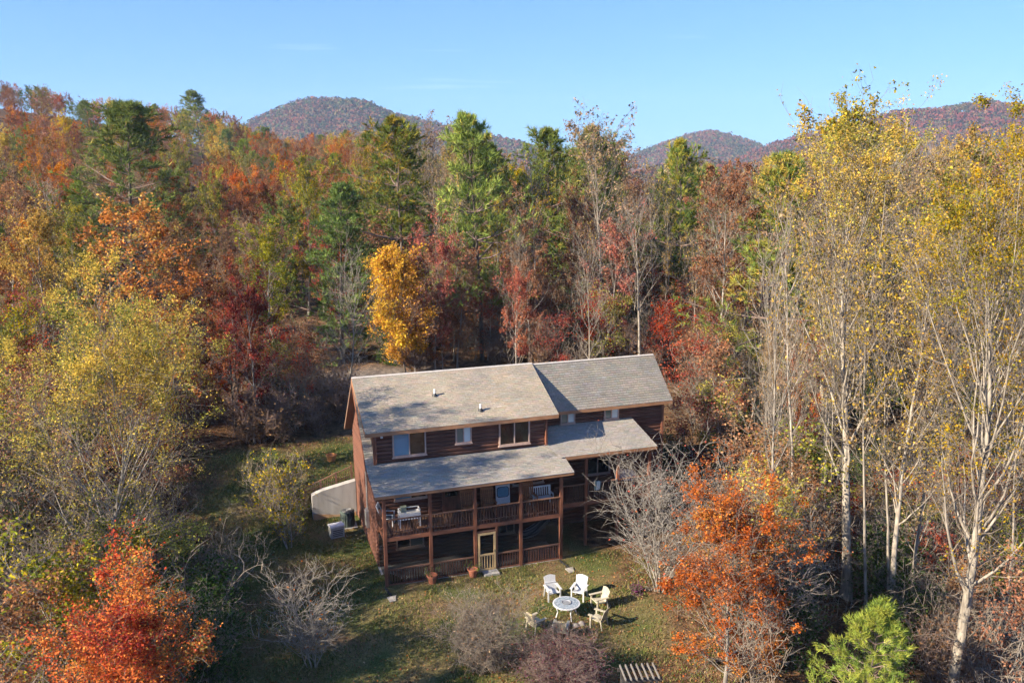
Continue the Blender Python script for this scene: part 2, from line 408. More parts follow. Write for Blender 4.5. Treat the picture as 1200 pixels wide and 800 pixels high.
SHAPES = {
    'oval': lambda t: np.sin(np.pi * (0.16 + 0.78 * t)) ** 0.8,
    'round': lambda t: np.sqrt(np.clip(1 - (t * 1.5 - 0.62) ** 2, 0.03, 1)),
    'vase': lambda t: 0.45 + 0.55 * np.sin(np.pi * (0.1 + 0.72 * t)),
    'tall': lambda t: (np.sin(np.pi * (0.12 + 0.80 * t)) ** 0.6),
}
def gen_decid(seed, H, cb, Rc, nb, ang0, ang1, n2, n3, nleaf, lsize, pal, shape='oval', tr=None, bark='bark_grey', twig='twig',
              twr=0.010, lean=0.02, topbias=0.0, up=0.5, lspread=0.22, sides=6, n4=0, leafy=1.0, stems=1, wob=0.5):
    rs = np.random.RandomState(seed)
    tr = tr or H * 0.0115
    g, cg = Geo(), Geo()
    K = 10
    if stems == 1:
        tp, trd = grow(np.array([[0, 0, -0.3]]), np.array([[rs.randn()*lean*2, rs.randn()*lean*2, 1.0]]), np.array([H * 0.97]), np.array([tr]), K, 0.15, 0.12, rs, 0.12)
    else:
        a = rs.rand(stems) * 6.28; q = 0.15 + 0.3 * rs.rand(stems)
        D = np.stack([np.cos(a)*q, np.sin(a)*q, np.ones(stems)], 1)
        tp, trd = grow(np.stack([np.cos(a)*.15, np.sin(a)*.15, np.full(stems, -0.3)], 1), D, H * (0.75 + 0.25*rs.rand(stems)), np.full(stems, tr), K, 0.3, 0.25, rs, 0.12)
    trd[:, 0] *= 1.45; trd[:, 1] *= 1.05
    g.tubes(tp, trd, sides, 0)
    P, D, s, r, _ = spawn(tp, trd, nb, cb, 0.985, 50, rs)
    t = (s - cb) / (1 - cb)
    az = np.arange(len(P)) * 2.399 + rs.rand(len(P)) * 0.9
    an = np.radians(ang0 + (ang1 - ang0) * t + rs.randn(len(P)) * 7)
    D = np.stack([np.cos(az)*np.sin(an), np.sin(az)*np.sin(an), np.cos(an)], 1)
    Ln = Rc * SHAPES[shape](t) * (0.72 + 0.5 * rs.rand(len(P))) / np.maximum(0.45, np.sin(an)) * (0.8 if stems > 1 else 1)
    p1, r1 = grow(P, D, Ln, np.maximum(r * 0.44, twr * 2), 5, up, wob * 0.45, rs, 0.22)
    g.tubes(p1, r1, max(3, sides - 2), 0)
    P2, D2, s2, r2, id2 = spawn(p1, r1, n2, 0.22, 1.0, 42, rs, 0.25)
    L2 = Ln[id2] * 0.5 * (1.1 - 0.55 * s2) * (0.6 + 0.7 * rs.rand(len(P2)))
    p2, rr2 = grow(P2, D2, L2, np.maximum(r2 * 0.6, twr * 1.3), 3, up * 0.6, wob * 0.6, rs, 0.3)
    cg.tubes(p2, rr2, 3, 0)
    anch, aid, along = [p2], [id2], [s2]
    if n3:
        P3, D3, s3, r3, id3 = spawn(p2, rr2, n3, 0.25, 1.0, 40, rs, 0.2)
        L3 = L2[id3] * 0.55 * (0.6 + 0.7 * rs.rand(len(P3)))
        p3, rr3 = grow(P3, D3, L3, np.maximum(r3 * 0.6, twr), 2, up * 0.5, wob * 0.7, rs, 0.4)
        cg.tubes(p3, rr3, 3, 0)
        anch.append(p3); aid.append(id2[id3])
        if n4:
            P4, D4, s4, r4, id4 = spawn(p3, rr3, n4, 0.3, 1.0, 38, rs, 0.2)
            p4, rr4 = grow(P4, D4, L3[id4] * 0.6 * (0.6 + .7*rs.rand(len(P4))), np.maximum(r4 * 0.7, twr * .8), 1, 0.1, 0.3, rs, 0.5)
            cg.tubes(p4, rr4, 3, 0)
            anch.append(p4); aid.append(id2[id3][id4])
    if nleaf:
        A = anch[-1]; ids = aid[-1]
        zz = A[:, -1, 2] / H
        w = np.exp(topbias * zz * 4) * (rs.rand(len(ids)) ** 2.6)
        # some limbs carry few leaves
        w *= (0.25 + 0.75 * rs.rand(ids.max() + 1))[ids]
        if leafy < 1: w *= (rs.rand(len(ids)) < leafy)
        w /= w.sum()
        k = rs.choice(len(A), nleaf, p=w); f = rs.rand(nleaf, 1) ** 0.7
        i = np.minimum((f[:, 0] * (A.shape[1] - 1)).astype(int), A.shape[1] - 2); fr = (f[:, 0] * (A.shape[1] - 1) - i)[:, None]
        Pl = A[k, i] * (1 - fr) + A[k, i + 1] * fr + rs.randn(nleaf, 3) * lspread * .72
        N = nrm(rs.randn(nleaf, 3) + np.array([0, 0, 0.7]))
        sz = lsize * (0.55 + 0.8 * rs.rand(nleaf))
        cg.leaves(Pl, N, rs.randn(nleaf, 3), sz, pick_cols(nleaf, pal, rs, ids[k]), 1)
    return g.mesh('trunk', [M[bark]]), cg.mesh('crown', [M[twig], M['leaf']])

def gen_pine(seed, H, cb, Rc, pal, gap=0.62, perw=5, dens=1.0, tuft=0.42, shape=0.75, droop=0.0, nsub=9, bark='bark_dark', tw=0.055, ntuft=7, irr=0.35, inner=0.3):
    rs = np.random.RandomState(seed)
    g, cg = Geo(), Geo()
    tp, trd = grow(np.array([[0, 0, -0.3]]), np.array([[rs.randn()*.02, rs.randn()*.02, 1.0]]), np.array([H]), np.array([H * 0.011]), 12, 0.2, 0.05, rs, 0.06)
    g.tubes(tp, trd, 6, 0)
    P, D, L, rr, zt = [], [], [], [], []
    z = cb * H
    while z < H * 0.985:
        t = max(0.0, (z / H - cb) / (1 - cb)); f = z / H * 12; i = min(int(f), 11)
        p = tp[0, i] + (tp[0, i+1] - tp[0, i]) * (f - i)
        n = perw + rs.randint(-1, 2); a0 = rs.rand() * 6.28; wl_ = (1 - irr/2 + irr * rs.rand())
        for k in range(max(3, n)):
            a = a0 + k * 6.28 / n + rs.randn() * .2
            ln = Rc * ((1 - t) ** shape * (0.55 + 0.45 * min(1, t * 5 + .35)) + 0.05) * wl_ * (0.45 + 0.75 * rs.rand())
            e = math.radians(rs.randn() * 7 + (-droop + 45 * t ** 1.6))
            P.append(p); D.append((math.cos(a)*math.cos(e), math.sin(a)*math.cos(e), math.sin(e))); L.append(ln); rr.append(0.012 + 0.012 * ln); zt.append(t)
        z += gap * (0.75 + .5 * rs.rand()) * (1 - 0.35 * t)
    P, D, L, rr = map(np.array, (P, D, L, rr))
    p1, r1 = grow(P, D, L, rr, 5, 0.28, 0.2, rs, 0.25)
    cg.tubes(p1, r1, 3, 0)
    P2, D2, s2, r2, id2 = spawn(p1, r1, nsub, inner, 1.0, 50, rs, 0.8)
    L2 = (0.25 + L[id2] * 0.34 * (1.15 - 0.7 * s2)) * (0.6 + .7 * rs.rand(len(P2)))
    p2, rr2 = grow(P2, D2, L2, np.full(len(P2), 0.012), 2, 0.35, 0.25, rs, 0.5)
    cg.tubes(p2, rr2, 3, 0)
    # needle tufts along the twigs
    keep = rs.rand(len(p2)) < dens
    A = p2[keep]; ids = id2[keep]
    tuftP, tuftD, tid = [], [], []
    for f in (0.45, 0.75, 1.0):
        q = A[:, 0] * (1 - f) ** 1 * 0 + (A[:, 1] * (1 - abs(2*f - 1)) + (A[:, 2] if f > .5 else A[:, 0]) * abs(2*f - 1))
        tuftP.append(q); tuftD.append(nrm(A[:, 2] - A[:, 0])); tid.append(ids)
    tuftP, tuftD, tid = np.concatenate(tuftP), np.concatenate(tuftD), np.concatenate(tid)
    n = len(tuftP) * ntuft
    Pq = np.repeat(tuftP, ntuft, 0) + rs.randn(n, 3) * 0.04
    Dq = nrm(np.repeat(tuftD, ntuft, 0) + rs.randn(n, 3) * 0.62 + np.array([0, 0, 0.25]))
    colr = pick_cols(len(tuftP), pal, rs, tid, 0.5, 0.22)
    cg.blades(Pq, Dq, tuft * (0.6 + 0.6*rs.rand(n)), np.full(n, tw), np.repeat(colr, ntuft, 0) * (0.85 + .3*rs.rand(n, 1)), 1, rs)
    return g.mesh('trunk', [M[bark]]), cg.mesh('crown', [M['twig_red'], M['needle']])

# palettes, linear base colours
YEL = [((0.56, 0.37, 0.038), 5), ((0.47, 0.325, 0.043), 4), ((0.302, 0.258, 0.043), 2.5), ((0.426, 0.235, 0.048), 1.5)]
YGR = [((0.312, 0.288, 0.039), 4), ((0.192, 0.213, 0.033), 4), ((0.432, 0.338, 0.044), 3), ((0.12, 0.15, 0.028), 2)]
GOLD = [((0.625, 0.312, 0.013), 5), ((0.525, 0.221, 0.013), 4), ((0.625, 0.39, 0.022), 2), ((0.45, 0.13, 0.013), 1)]
ORG = [((0.48, 0.155, 0.03), 5), ((0.408, 0.115, 0.025), 4), ((0.504, 0.23, 0.05), 3), ((0.264, 0.086, 0.03), 3), ((0.36, 0.253, 0.06), 0.8), ((0.156, 0.138, 0.035), 0.6)]
RUST = [((0.263, 0.086, 0.03), 5), ((0.188, 0.063, 0.03), 4), ((0.35, 0.127, 0.045), 3), ((0.138, 0.057, 0.03), 3), ((0.3, 0.172, 0.06), 0.9), ((0.125, 0.115, 0.035), 0.7)]
COPP = [((0.333, 0.16, 0.085), 5), ((0.276, 0.121, 0.065), 4), ((0.391, 0.209, 0.11), 2), ((0.196, 0.099, 0.055), 2)]
RED = [((0.408, 0.083, 0.045), 5), ((0.312, 0.055, 0.04), 4), ((0.456, 0.132, 0.05), 3), ((0.192, 0.05, 0.035), 2)]
PINK = [((0.391, 0.099, 0.075), 5), ((0.31, 0.077, 0.06), 3), ((0.414, 0.154, 0.08), 2)]
MAPLE = [((0.572, 0.168, 0.025), 5), ((0.572, 0.242, 0.035), 4), ((0.462, 0.089, 0.02), 3), ((0.286, 0.047, 0.02), 2), ((0.22, 0.158, 0.04), 0.8), ((0.176, 0.084, 0.04), 1)]
BRN = [((0.228, 0.132, 0.065), 5), ((0.168, 0.098, 0.05), 4), ((0.288, 0.172, 0.085), 2)]
TAN = [((0.34, 0.23, 0.13), 4), ((0.26, 0.18, 0.10), 4), ((0.38, 0.28, 0.15), 2)]
GRN = [((0.091, 0.152, 0.034), 4), ((0.14, 0.189, 0.036), 3), ((0.21, 0.225, 0.042), 2), ((0.063, 0.109, 0.026), 2)]
PINEG = [((0.164, 0.222, 0.043), 5), ((0.232, 0.281, 0.054), 4), ((0.124, 0.164, 0.039), 3), ((0.356, 0.309, 0.061), 1)]
PINEY = [((0.16, 0.203, 0.046), 5), ((0.256, 0.247, 0.052), 4), ((0.4, 0.3, 0.065), 2), ((0.096, 0.15, 0.039), 3)]
HEML = [((0.125, 0.182, 0.046), 5), ((0.178, 0.233, 0.052), 4), ((0.09, 0.129, 0.036), 3)]
DRK = [((0.048, 0.088, 0.026), 5), ((0.072, 0.12, 0.033), 4), ((0.104, 0.144, 0.039), 2)]

PROTO = {}          # kind -> list of (trunk mesh, crown mesh, height)
def top_of(me):
    v = np.empty(len(me.vertices) * 3, np.float32); me.vertices.foreach_get('co', v); return float(np.percentile(v[2::3], 99.7))
def proto(kind, H, *meshes): PROTO.setdefault(kind, []).append((meshes[0], meshes[1], max(top_of(meshes[0]), top_of(meshes[1]))))
for sd_ in (1, 2, 3):
    proto('oak_orange', 16, *gen_decid(100+sd_, 16, 0.26, 4.6, 20, 74, 22, 7, 4, 12000, 0.245, ORG, 'round', bark='bark_dark', twig='twig_red', lspread=.26))
    proto('oak_rust', 16, *gen_decid(110+sd_, 16, 0.24, 4.7, 20, 76, 24, 7, 4, 12000, 0.245, RUST, 'round', bark='bark_dark', twig='twig_red', lspread=.26))
    proto('tulip', 21, *gen_decid(120+sd_, 21, 0.36, 3.2, 24, 46, 16, 7, 4, 6200, 0.22, YEL + YGR[:2], 'tall', bark='bark_pale', topbias=.5, lspread=.22))
    proto('bare', 17, *gen_decid(130+sd_, 17, (0.30, 0.42, 0.24)[sd_-1], (3.7, 3.0, 4.4)[sd_-1], (20, 15, 17)[sd_-1], (50, 40, 66)[sd_-1], 20, (6, 6, 7)[sd_-1], 5, 0, 0, None, 'vase', bark='bark_pale', twig='bark_pale', n4=0, twr=.017, up=.6))
    proto('sparse', 19, *gen_decid(140+sd_, 19, 0.36, 3.3, 24, 48, 16, 7, 4, 2600, 0.22, TAN, 'tall', bark='bark_pale', n4=0, twr=.016, topbias=.6, up=.6))
for sd_ in (1, 2):
    proto('copper', 17, *gen_decid(150+sd_, 17, 0.28, 3.8, 22, 60, 20, 7, 4, 9500, 0.21, COPP, 'oval', bark='bark_grey'))
    proto('brown', 15, *gen_decid(155+sd_, 15, 0.25, 4.2, 20, 66, 22, 7, 4, 8500, 0.21, BRN, 'round', bark='bark_dark', twig='twig_red'))
    proto('red', 11, *gen_decid(160+sd_, 11, 0.25, 3.0, 18, 64, 22, 7, 4, 7000, 0.20, RED, 'oval', bark='bark_grey', leafy=.75))
    proto('pink', 12, *gen_decid(165+sd_, 12, 0.28, 3.2, 18, 62, 22, 7, 4, 6500, 0.20, PINK, 'oval', bark='bark_grey', leafy=.8))
    proto('yellowgreen', 16, *gen_decid(170+sd_, 16, 0.24, 4.0, 22, 58, 20, 7, 4, 12500, 0.22, YGR, 'oval', bark='bark_grey'))
    proto('yellow', 16, *gen_decid(175+sd_, 16, 0.26, 3.8, 22, 58, 20, 7, 4, 11500, 0.22, YEL, 'oval', bark='bark_grey'))
    proto('green', 14, *gen_decid(180+sd_, 14, 0.20, 3.8, 20, 62, 22, 7, 4, 13500, 0.215, GRN, 'round', bark='bark_dark'))
    proto('pine', 20, *gen_pine(190+sd_, 20, 0.22, 6.0, PINEG, gap=1.35, perw=6, tuft=.55, tw=.06, nsub=11, irr=.8, shape=.8, inner=.42))
    proto('pine_yellowing', 19, *gen_pine(195+sd_, 19, 0.20, 5.6, PINEY, gap=1.2, perw=6, tuft=.50, tw=.06, nsub=11, irr=.8, shape=.7, inner=.38))
    proto('hemlock', 17, *gen_pine(200+sd_, 17, 0.10, 4.4, HEML, gap=0.8, perw=6, tuft=.36, droop=8, tw=.055, irr=.6, nsub=12, shape=.6))
    proto('pole', 18, *gen_decid(210+sd_, 18, 0.5, 1.9, 14, 44, 18, 5, 3, 700, 0.20, TAN + YEL[:1], 'tall', bark='bark_pale', n4=0, twr=.016, tr=.13))
proto('gold', 11, *gen_decid(220, 11, 0.12, 2.7, 26, 62, 18, 8, 6, 24000, 0.23, GOLD, 'oval', bark='bark_dark', lspread=.34))
# undergrowth
for sd_ in (1, 2, 3):
    proto('brush', 3.2, *gen_decid(230+sd_, 3.2, 0.2, 1.5, 6, 48, 22, 5, 3, 0, 0, None, 'vase', tr=.03, bark='twig', n4=0, twr=.010, stems=5, sides=4, up=.35, wob=.8))
    proto('brush_brown', 2.6, *gen_decid(235+sd_, 2.6, 0.12, 1.0, 9, 55, 25, 6, 4, 900, 0.13, BRN, 'vase', tr=.025, bark='twig_red', twig='twig_red', n4=1, twr=.009, stems=6, sides=4))
for sd_ in (1, 2):
    proto('sapling_red', 4.5, *gen_decid(240+sd_, 4.5, 0.2, 1.5, 12, 62, 24, 6, 4, 2600, 0.11, RED, 'oval', tr=.035, sides=4, twr=.007))
    proto('sapling_tan', 5, *gen_decid(245+sd_, 5, 0.2, 1.6, 12, 60, 24, 6, 4, 2600, 0.11, COPP, 'oval', tr=.035, sides=4, twr=.007))
    proto('sapling_yellow', 5, *gen_decid(250+sd_, 5, 0.2, 1.6, 12, 60, 24, 6, 4, 2800, 0.11, YGR, 'oval', tr=.035, sides=4, twr=.007))
    proto('shrub_green', 2.2, *gen_decid(255+sd_, 2.2, 0.05, 1.3, 12, 66, 24, 6, 4, 4500, 0.11, DRK, 'round', tr=.03, stems=4, sides=4, twr=.007))

LABELS = {
    'oak_orange': ('oak_tree', 'broad oak tree in orange autumn leaf in the surrounding wood', 'orange oaks of the wood'),
    'oak_rust': ('oak_tree', 'broad oak tree in dark russet leaf in the surrounding wood', 'russet oaks of the wood'),
    'tulip': ('tulip_tree', 'tall pale barked tree with thin yellow leaves in the wood', 'thin yellow tall trees of the wood'),
    'bare': ('bare_tree', 'leafless pale grey tree with fine twigs in the wood', 'leafless trees of the wood'),
    'sparse': ('bare_tree', 'tall grey tree holding only a few tan leaves in the wood', 'nearly leafless trees of the wood'),
    'copper': ('beech_tree', 'tree in dull copper pink leaf in the surrounding wood', 'copper leaved trees of the wood'),
    'brown': ('oak_tree', 'tree with dull brown withered leaves in the surrounding wood', 'brown leaved trees of the wood'),
    'red': ('maple_tree', 'small maple tree in deep red leaf in the wood', 'red maples of the wood'),
    'pink': ('maple_tree', 'small maple tree in pinkish red leaf in the wood', 'pinkish maples of the wood'),
    'yellowgreen': ('hickory_tree', 'full crowned tree in yellow green leaf in the wood', 'yellow green trees of the wood'),
    'yellow': ('hickory_tree', 'full crowned tree in clear yellow leaf in the wood', 'full yellow trees of the wood'),
    'green': ('broadleaf_tree', 'round broadleaf tree still in green leaf in the wood', 'green broadleaf trees of the wood'),
    'pine': ('pine_tree', 'green pine tree with tiered branches in the wood', 'green pines of the wood'),
    'pine_yellowing': ('pine_tree', 'pine tree with yellowing green needles in the wood', 'yellowing pines of the wood'),
    'hemlock': ('hemlock_tree', 'dense soft green conifer in the wood', 'dense green conifers of the wood'),
    'pole': ('slender_tree', 'slender pale trunk with a thin high crown in the wood', 'slender trunks of the wood'),
    'gold': ('maple_tree', 'dense golden orange tree in the wood', 'golden trees of the wood'),
    'brush': ('bare_shrub', 'leafless grey many stemmed shrub of the undergrowth', 'grey undergrowth shrubs'),
    'brush_brown': ('brown_shrub', 'brown withered many stemmed shrub of the undergrowth', 'brown undergrowth shrubs'),
    'sapling_red': ('sapling', 'red leaved sapling under the taller trees', 'red saplings'),
    'sapling_tan': ('sapling', 'copper leaved sapling under the taller trees', 'copper saplings'),
    'sapling_yellow': ('sapling', 'yellow green sapling under the taller trees', 'yellow green saplings'),
    'shrub_green': ('green_shrub', 'low dark green leafy shrub of the undergrowth', 'dark green undergrowth shrubs'),
}
SHORT = {'oak_orange': 'orange oak', 'oak_rust': 'russet oak', 'tulip': 'thin yellow pale barked tree', 'bare': 'leafless pale tree', 'sparse': 'nearly leafless tall tree',
    'copper': 'copper leaved tree', 'brown': 'brown leaved oak', 'red': 'red maple', 'pink': 'pinkish red maple', 'yellowgreen': 'full yellow green tree', 'yellow': 'full yellow tree',
    'green': 'green broadleaf tree', 'pine': 'green pine', 'pine_yellowing': 'yellowing pine', 'hemlock': 'dense green conifer', 'pole': 'slender pale trunked tree', 'gold': 'golden tree',
    'brush': 'leafless grey shrub', 'brush_brown': 'withered brown shrub', 'sapling_red': 'red leaved sapling', 'sapling_tan': 'copper leaved sapling', 'sapling_yellow': 'yellow green sapling', 'shrub_green': 'dark green leafy shrub'}
WILD = []
def cat_of(kind):
    return 'shrub' if kind.startswith(('brush', 'shrub')) else ('sapling' if kind.startswith('sapling') else 'tree')
def put(kind, x, y, H=None, wide=1.0, label=None, name=None, z=None, rz=None, var=None):
    tm, cm, h = PROTO[kind][RS.randint(len(PROTO[kind])) if var is None else var]
    nm, lb, gp = LABELS[kind]
    e = empty(name or nm, (x, y, (gz(x, y) if z is None else z) - 0.05), RS.rand()*6.28 if rz is None else rz)
    s = (H or h) / h
    e.scale = (s*wide, s*wide, s)
    link('trunk', tm, e); link('crown', cm, e)
    if label: tag(e, label, cat_of(kind))
    else: tag(e, lb, cat_of(kind), gp); WILD.append((e, kind))
    return e
def tree_px(kind, px, top, dist, wide=1.0, label=None, name=None, **k):
    """a tree standing `dist` metres up the valley whose tip reaches the given picture height"""
    x, y, zt = at_dist(px, top, dist)
    return put(kind, x, y, max(2.0, zt - gz(x, y)), wide, label, name, **k)
def unique(name, label, cat, meshes, px, dist, H_ref, H=None, top=None, wide=1.0, rz=0.0, dx=0.0):
    x, y, zt = at_dist(px, 400 if top is None else top, dist)
    if H is None: H = zt - gz(x, y)
    e = empty(name, (x + dx, y, gz(x + dx, y) - 0.05), rz); s = H / max(top_of(meshes[0]), top_of(meshes[1]))
    e.scale = (s*wide, s*wide, s)
    link('trunk', meshes[0], e); link('crown', meshes[1], e)
    return tag(e, label, cat)

# ------------------------------------------------------------------ trees with a look of their own
spots = []
def note(e): spots.append((e.location.x, e.location.y)); return e
# near trees, each grown for itself
note(unique('tulip_tree', 'big spreading tree with yellow green leaves over grey limbs left of the lawn', 'tree',
    gen_decid(301, 16, 0.16, 6.4, 34, 64, 20, 9, 5, 46000, 0.13, YEL[:2] + YEL[:2] + YGR[:3], 'oval', tr=.26, bark='bark_grey', n4=1, twr=.012, topbias=.75, sides=8, lspread=.34), 74, 32.5, 16, top=298, rz=0.7))
note(unique('maple_tree', 'bushy maple in bright orange red leaf beside the big yellow green tree', 'tree',
    gen_decid(302, 8, 0.08, 3.2, 30, 62, 20, 9, 6, 42000, 0.12, MAPLE, 'oval', tr=.13, bark='bark_grey', lspread=.22, sides=7), 120, 24.0, 8, top=655, rz=1.0, wide=1.1))
note(unique('tulip_tree', 'tall tree with pale forked trunk and thin yellow top right of the house', 'tree',
    gen_decid(303, 24, 0.30, 4.0, 30, 38, 14, 8, 4, 15500, 0.12, YEL + YGR[:1], 'tall', tr=.30, bark='bark_pale', n4=1, twr=.011, topbias=.9, sides=9, up=.7), 1040, 38, 24, top=104, rz=2.0))
note(unique('tulip_tree', 'tall yellow leaved tree with stout pale trunk beyond the small bright pine', 'tree',
    gen_decid(304, 23, 0.26, 4.6, 30, 40, 15, 8, 4, 21000, 0.115, YEL + YGR[:1], 'tall', tr=.30, bark='bark_pale', n4=1, twr=.011, topbias=.6, sides=9, up=.7), 1192, 30, 23, top=112, rz=4.0))
note(unique('tulip_tree', 'slim pale trunked tree between the two tall yellow trees', 'tree',
    gen_decid(305, 19, 0.34, 3.0, 26, 46, 16, 8, 5, 5600, 0.115, YEL, 'tall', tr=.17, bark='bark_pale', n4=1, twr=.011, topbias=.5, sides=8, up=.7), 1092, 34, 19, top=240, rz=5.0))
note(unique('oak_tree', 'young oak in copper orange leaf between the yard and the tall pale trunks', 'tree',
    gen_decid(306, 9, 0.10, 3.3, 26, 62, 22, 9, 6, 36000, 0.12, ORG[:3] + ORG[:2] + RUST[:1] + COPP[:1] + YEL[3:4], 'oval', tr=.12, bark='bark_grey', n4=1, lspread=.18, sides=7, leafy=.75), 862, 29.0, 9, top=538, rz=.3, wide=1.1))
note(unique('tulip_tree', 'small tree with clear yellow leaves behind the copper orange oak', 'tree',
    gen_decid(307, 9, 0.2, 2.4, 20, 52, 20, 8, 5, 2600, 0.20, YEL[:1] + YGR[:1], 'oval', tr=.09, bark='bark_grey', n4=1, lspread=.16, topbias=.4), 905, 34, 9, top=536, rz=.9))
note(unique('bare_tree', 'leafless grey many stemmed tree at the right porch of the house', 'tree',
    gen_decid(308, 7, 0.14, 2.6, 10, 46, 20, 5, 4, 220, 0.13, PINK, 'vase', tr=.05, bark='bark_grey', twig='bark_grey', n4=0, twr=.011, stems=9, sides=5, up=.4, wob=.6), 778, 36.5, 7, top=512, rz=.2, wide=1.25))
note(unique('bare_shrub', 'leafless pale grey shrub on the lawn left of the fire pit', 'shrub',
    gen_decid(309, 4.2, 0.16, 2.1, 7, 48, 22, 5, 4, 90, 0.15, ORG, 'vase', tr=.04, bark='bark_pale', twig='bark_pale', n4=0, twr=.012, stems=7, wob=.8, sides=4, up=.4), 345, 30.5, 4.2, H=4.4, rz=.5, wide=1.25))
note(unique('brown_shrub', 'fine brown withered shrub in the middle of the lawn', 'shrub',
    gen_decid(310, 3.2, 0.08, 1.5, 11, 55, 24, 7, 5, 1200, 0.09, BRN + TAN, 'vase', tr=.025, bark='twig_red', twig='twig', n4=1, twr=.009, stems=11, sides=4, up=.4, wob=.8), 558, 30.4, 3.2, H=3.3, wide=1.4))
note(unique('purple_shrub', 'low purplish brown thicket beyond the fire pit chairs', 'shrub',
    gen_decid(311, 2.4, 0.06, 1.6, 11, 60, 26, 7, 5, 4200, 0.09, [((0.13, .055, .075), 3), ((0.09, .035, .045), 3), ((.2, .09, .06), 1)], 'round', tr=.02, bark='twig_red', twig='twig_red', n4=2, twr=.007, stems=9, sides=4), 668, 29.2, 2.4, H=2.3, wide=1.9))
note(unique('young_tree', 'small tree with sparse yellow green leaves by the retaining wall', 'tree',
    gen_decid(312, 5.2, 0.16, 1.9, 14, 50, 20, 7, 4, 2000, 0.17, YGR[:3] + YEL[:1], 'oval', tr=.05, bark='bark_grey', n4=1, lspread=.14, stems=3, sides=5), 325, 40.5, 5.2, H=5.4))
note(unique('young_pine', 'small bright yellow green pine under the tall pale trunks', 'tree',
    gen_pine(313, 6.5, 0.08, 2.3, [((0.22, .27, .035), 5), ((.30, .31, .04), 4), ((.14, .20, .03), 3)], gap=.62, perw=5, tuft=.25, tw=.024, ntuft=14, nsub=9, irr=.7, shape=.8, inner=.4), 1022, 26.5, 6.5, top=694))
# trees that stand out at the wood's edge
SHOW = []
STAND = [
 ('gold', 470, 287, 67, 1.0, 'dense golden orange maple standing behind the house roof', {}),
 ('bare', 397, 272, 58, 1.05, 'silvery leafless tree left of the golden orange maple', {'var': 0}),
 ('oak_orange', 172, 232, 51, 1.2, 'broad rusty orange oak above the big yellow green tree', {'var': 0}),
 ('pine', 134, 116, 86, 1.45, 'big pale green pine behind the rusty orange oak', {'var': 0}),
 ('oak_rust', 262, 298, 53, .9, 'dark russet oak beside the rusty orange oak', {'var': 1}),
 ('red', 284, 312, 52, .7, 'orange red maple in front of the dark russet oak', {'var': 0}),
 ('pine', 561, 130, 72, .95, 'tall green pine with drooping tiers behind the house', {'var': 1}),
 ('pine_yellowing', 468, 136, 84, 1.1, 'tall yellowing pine left of the drooping green pine', {'var': 0}),
 ('hemlock', 392, 214, 72, 1.1, 'dense soft green conifer behind the silvery leafless tree', {'var': 0}),
 ('pine', 648, 148, 88, 1.0, 'green pine topped above the wood right of the drooping pine', {'var': 0}),
 ('sparse', 706, 118, 74, 1.15, 'tallest nearly leafless tree behind the right wing of the house', {'var': 0}),
 ('bare', 756, 222, 66, 1.0, 'silvery leafless tree right behind the right wing roof', {'var': 1}),
 ('bare', 693, 250, 64, .8, 'slim leafless tree with a crooked stem behind the right wing roof', {'var': 2}),
 ('red', 604, 306, 66, .8, 'leaning small red maple behind the ridge between the roofs', {'var': 1}),
 ('pink', 716, 238, 70, .8, 'red crowned maple behind the silvery leafless tree', {'var': 0}),
 ('copper', 850, 192, 66, .95, 'tall copper leaved tree right of the house by the big pine', {'var': 0}),
 ('pine_yellowing', 915, 178, 62, 1.05, 'big pine with yellow and green tiers right of the copper tree', {'var': 1}),
 ('tulip', 990, 100, 56, 1.05, 'tallest yellow topped tree right of the yellow and green pine', {'var': 0}),
 ('pine_yellowing', 806, 162, 86, .9, 'yellow green pine behind the copper leaved tree', {'var': 0}),
 ('yellow', 38, 222, 62, 1.0, 'full yellow tree on the slope behind the big yellow green tree', {'var': 0}),
 ('yellowgreen', 84, 238, 68, .8, 'yellow green tree under the big pale green pine', {'var': 1}),
 ('yellowgreen', 352, 178, 92, .85, 'yellow green tree on the slope behind the dense conifer', {'var': 0}),
 ('sparse', 520, 128, 92, 1.0, 'tall leafless tree between the yellowing pine and the drooping pine', {'var': 1}),
 ('pink', 505, 246, 68, .9, 'dull red maple right of the golden orange maple', {'var': 1}),
 ('copper', 620, 226, 70, .8, 'thin copper tree behind the leaning red maple', {'var': 1}),
 ('tulip', 1110, 150, 58, 1.0, 'yellow tree behind the slim pale trunked tree', {'var': 1}),
 ('tulip', 1160, 190, 46, 1.0, 'yellow tree filling the wood behind the stout pale trunk', {'var': 2}),
 ('oak_orange', 960, 372, 52, .6, 'small orange oak at the foot of the tallest yellow topped tree', {'var': 1}),
 ('pine', 232, 106, 250, 1.4, 'dark pine standing on the skyline of the left slope', {'var': 0}),
]
for kind, px, top, dist, wide, lab, kw in STAND:
    note(tree_px(kind, px, top, dist, wide, lab, **kw)); SHOW.append((px, dist, (50 if kind.startswith('pine') else 34) * wide * 66 / dist, top))

# pale stems along the edge of the wood behind the house
for k in range(32):
    px = 505 + k * 11.2 + RS.uniform(-6, 6); d = RS.uniform(64, 82)
    if any(abs(px - a) < 7 for a, dd, _, _ in SHOW if dd > d): continue
    note(tree_px(('pole', 'bare', 'sparse', 'copper', 'tulip')[RS.choice(5, p=(.5, .12, .14, .12, .12))], px, RS.uniform(180, 300), d, RS.uniform(.5, .85)))
# bare stems standing in the lower right wood
for k in range(22):
    px = RS.uniform(900, 1230); d = RS.uniform(33, 56)
    if abs(px - 1030) < 22 and d < 40: continue
    note(tree_px(('pole', 'bare', 'sparse')[RS.choice(3, p=(.6, .2, .2))], px, RS.uniform(180, 420), d, RS.uniform(.55, .85)))
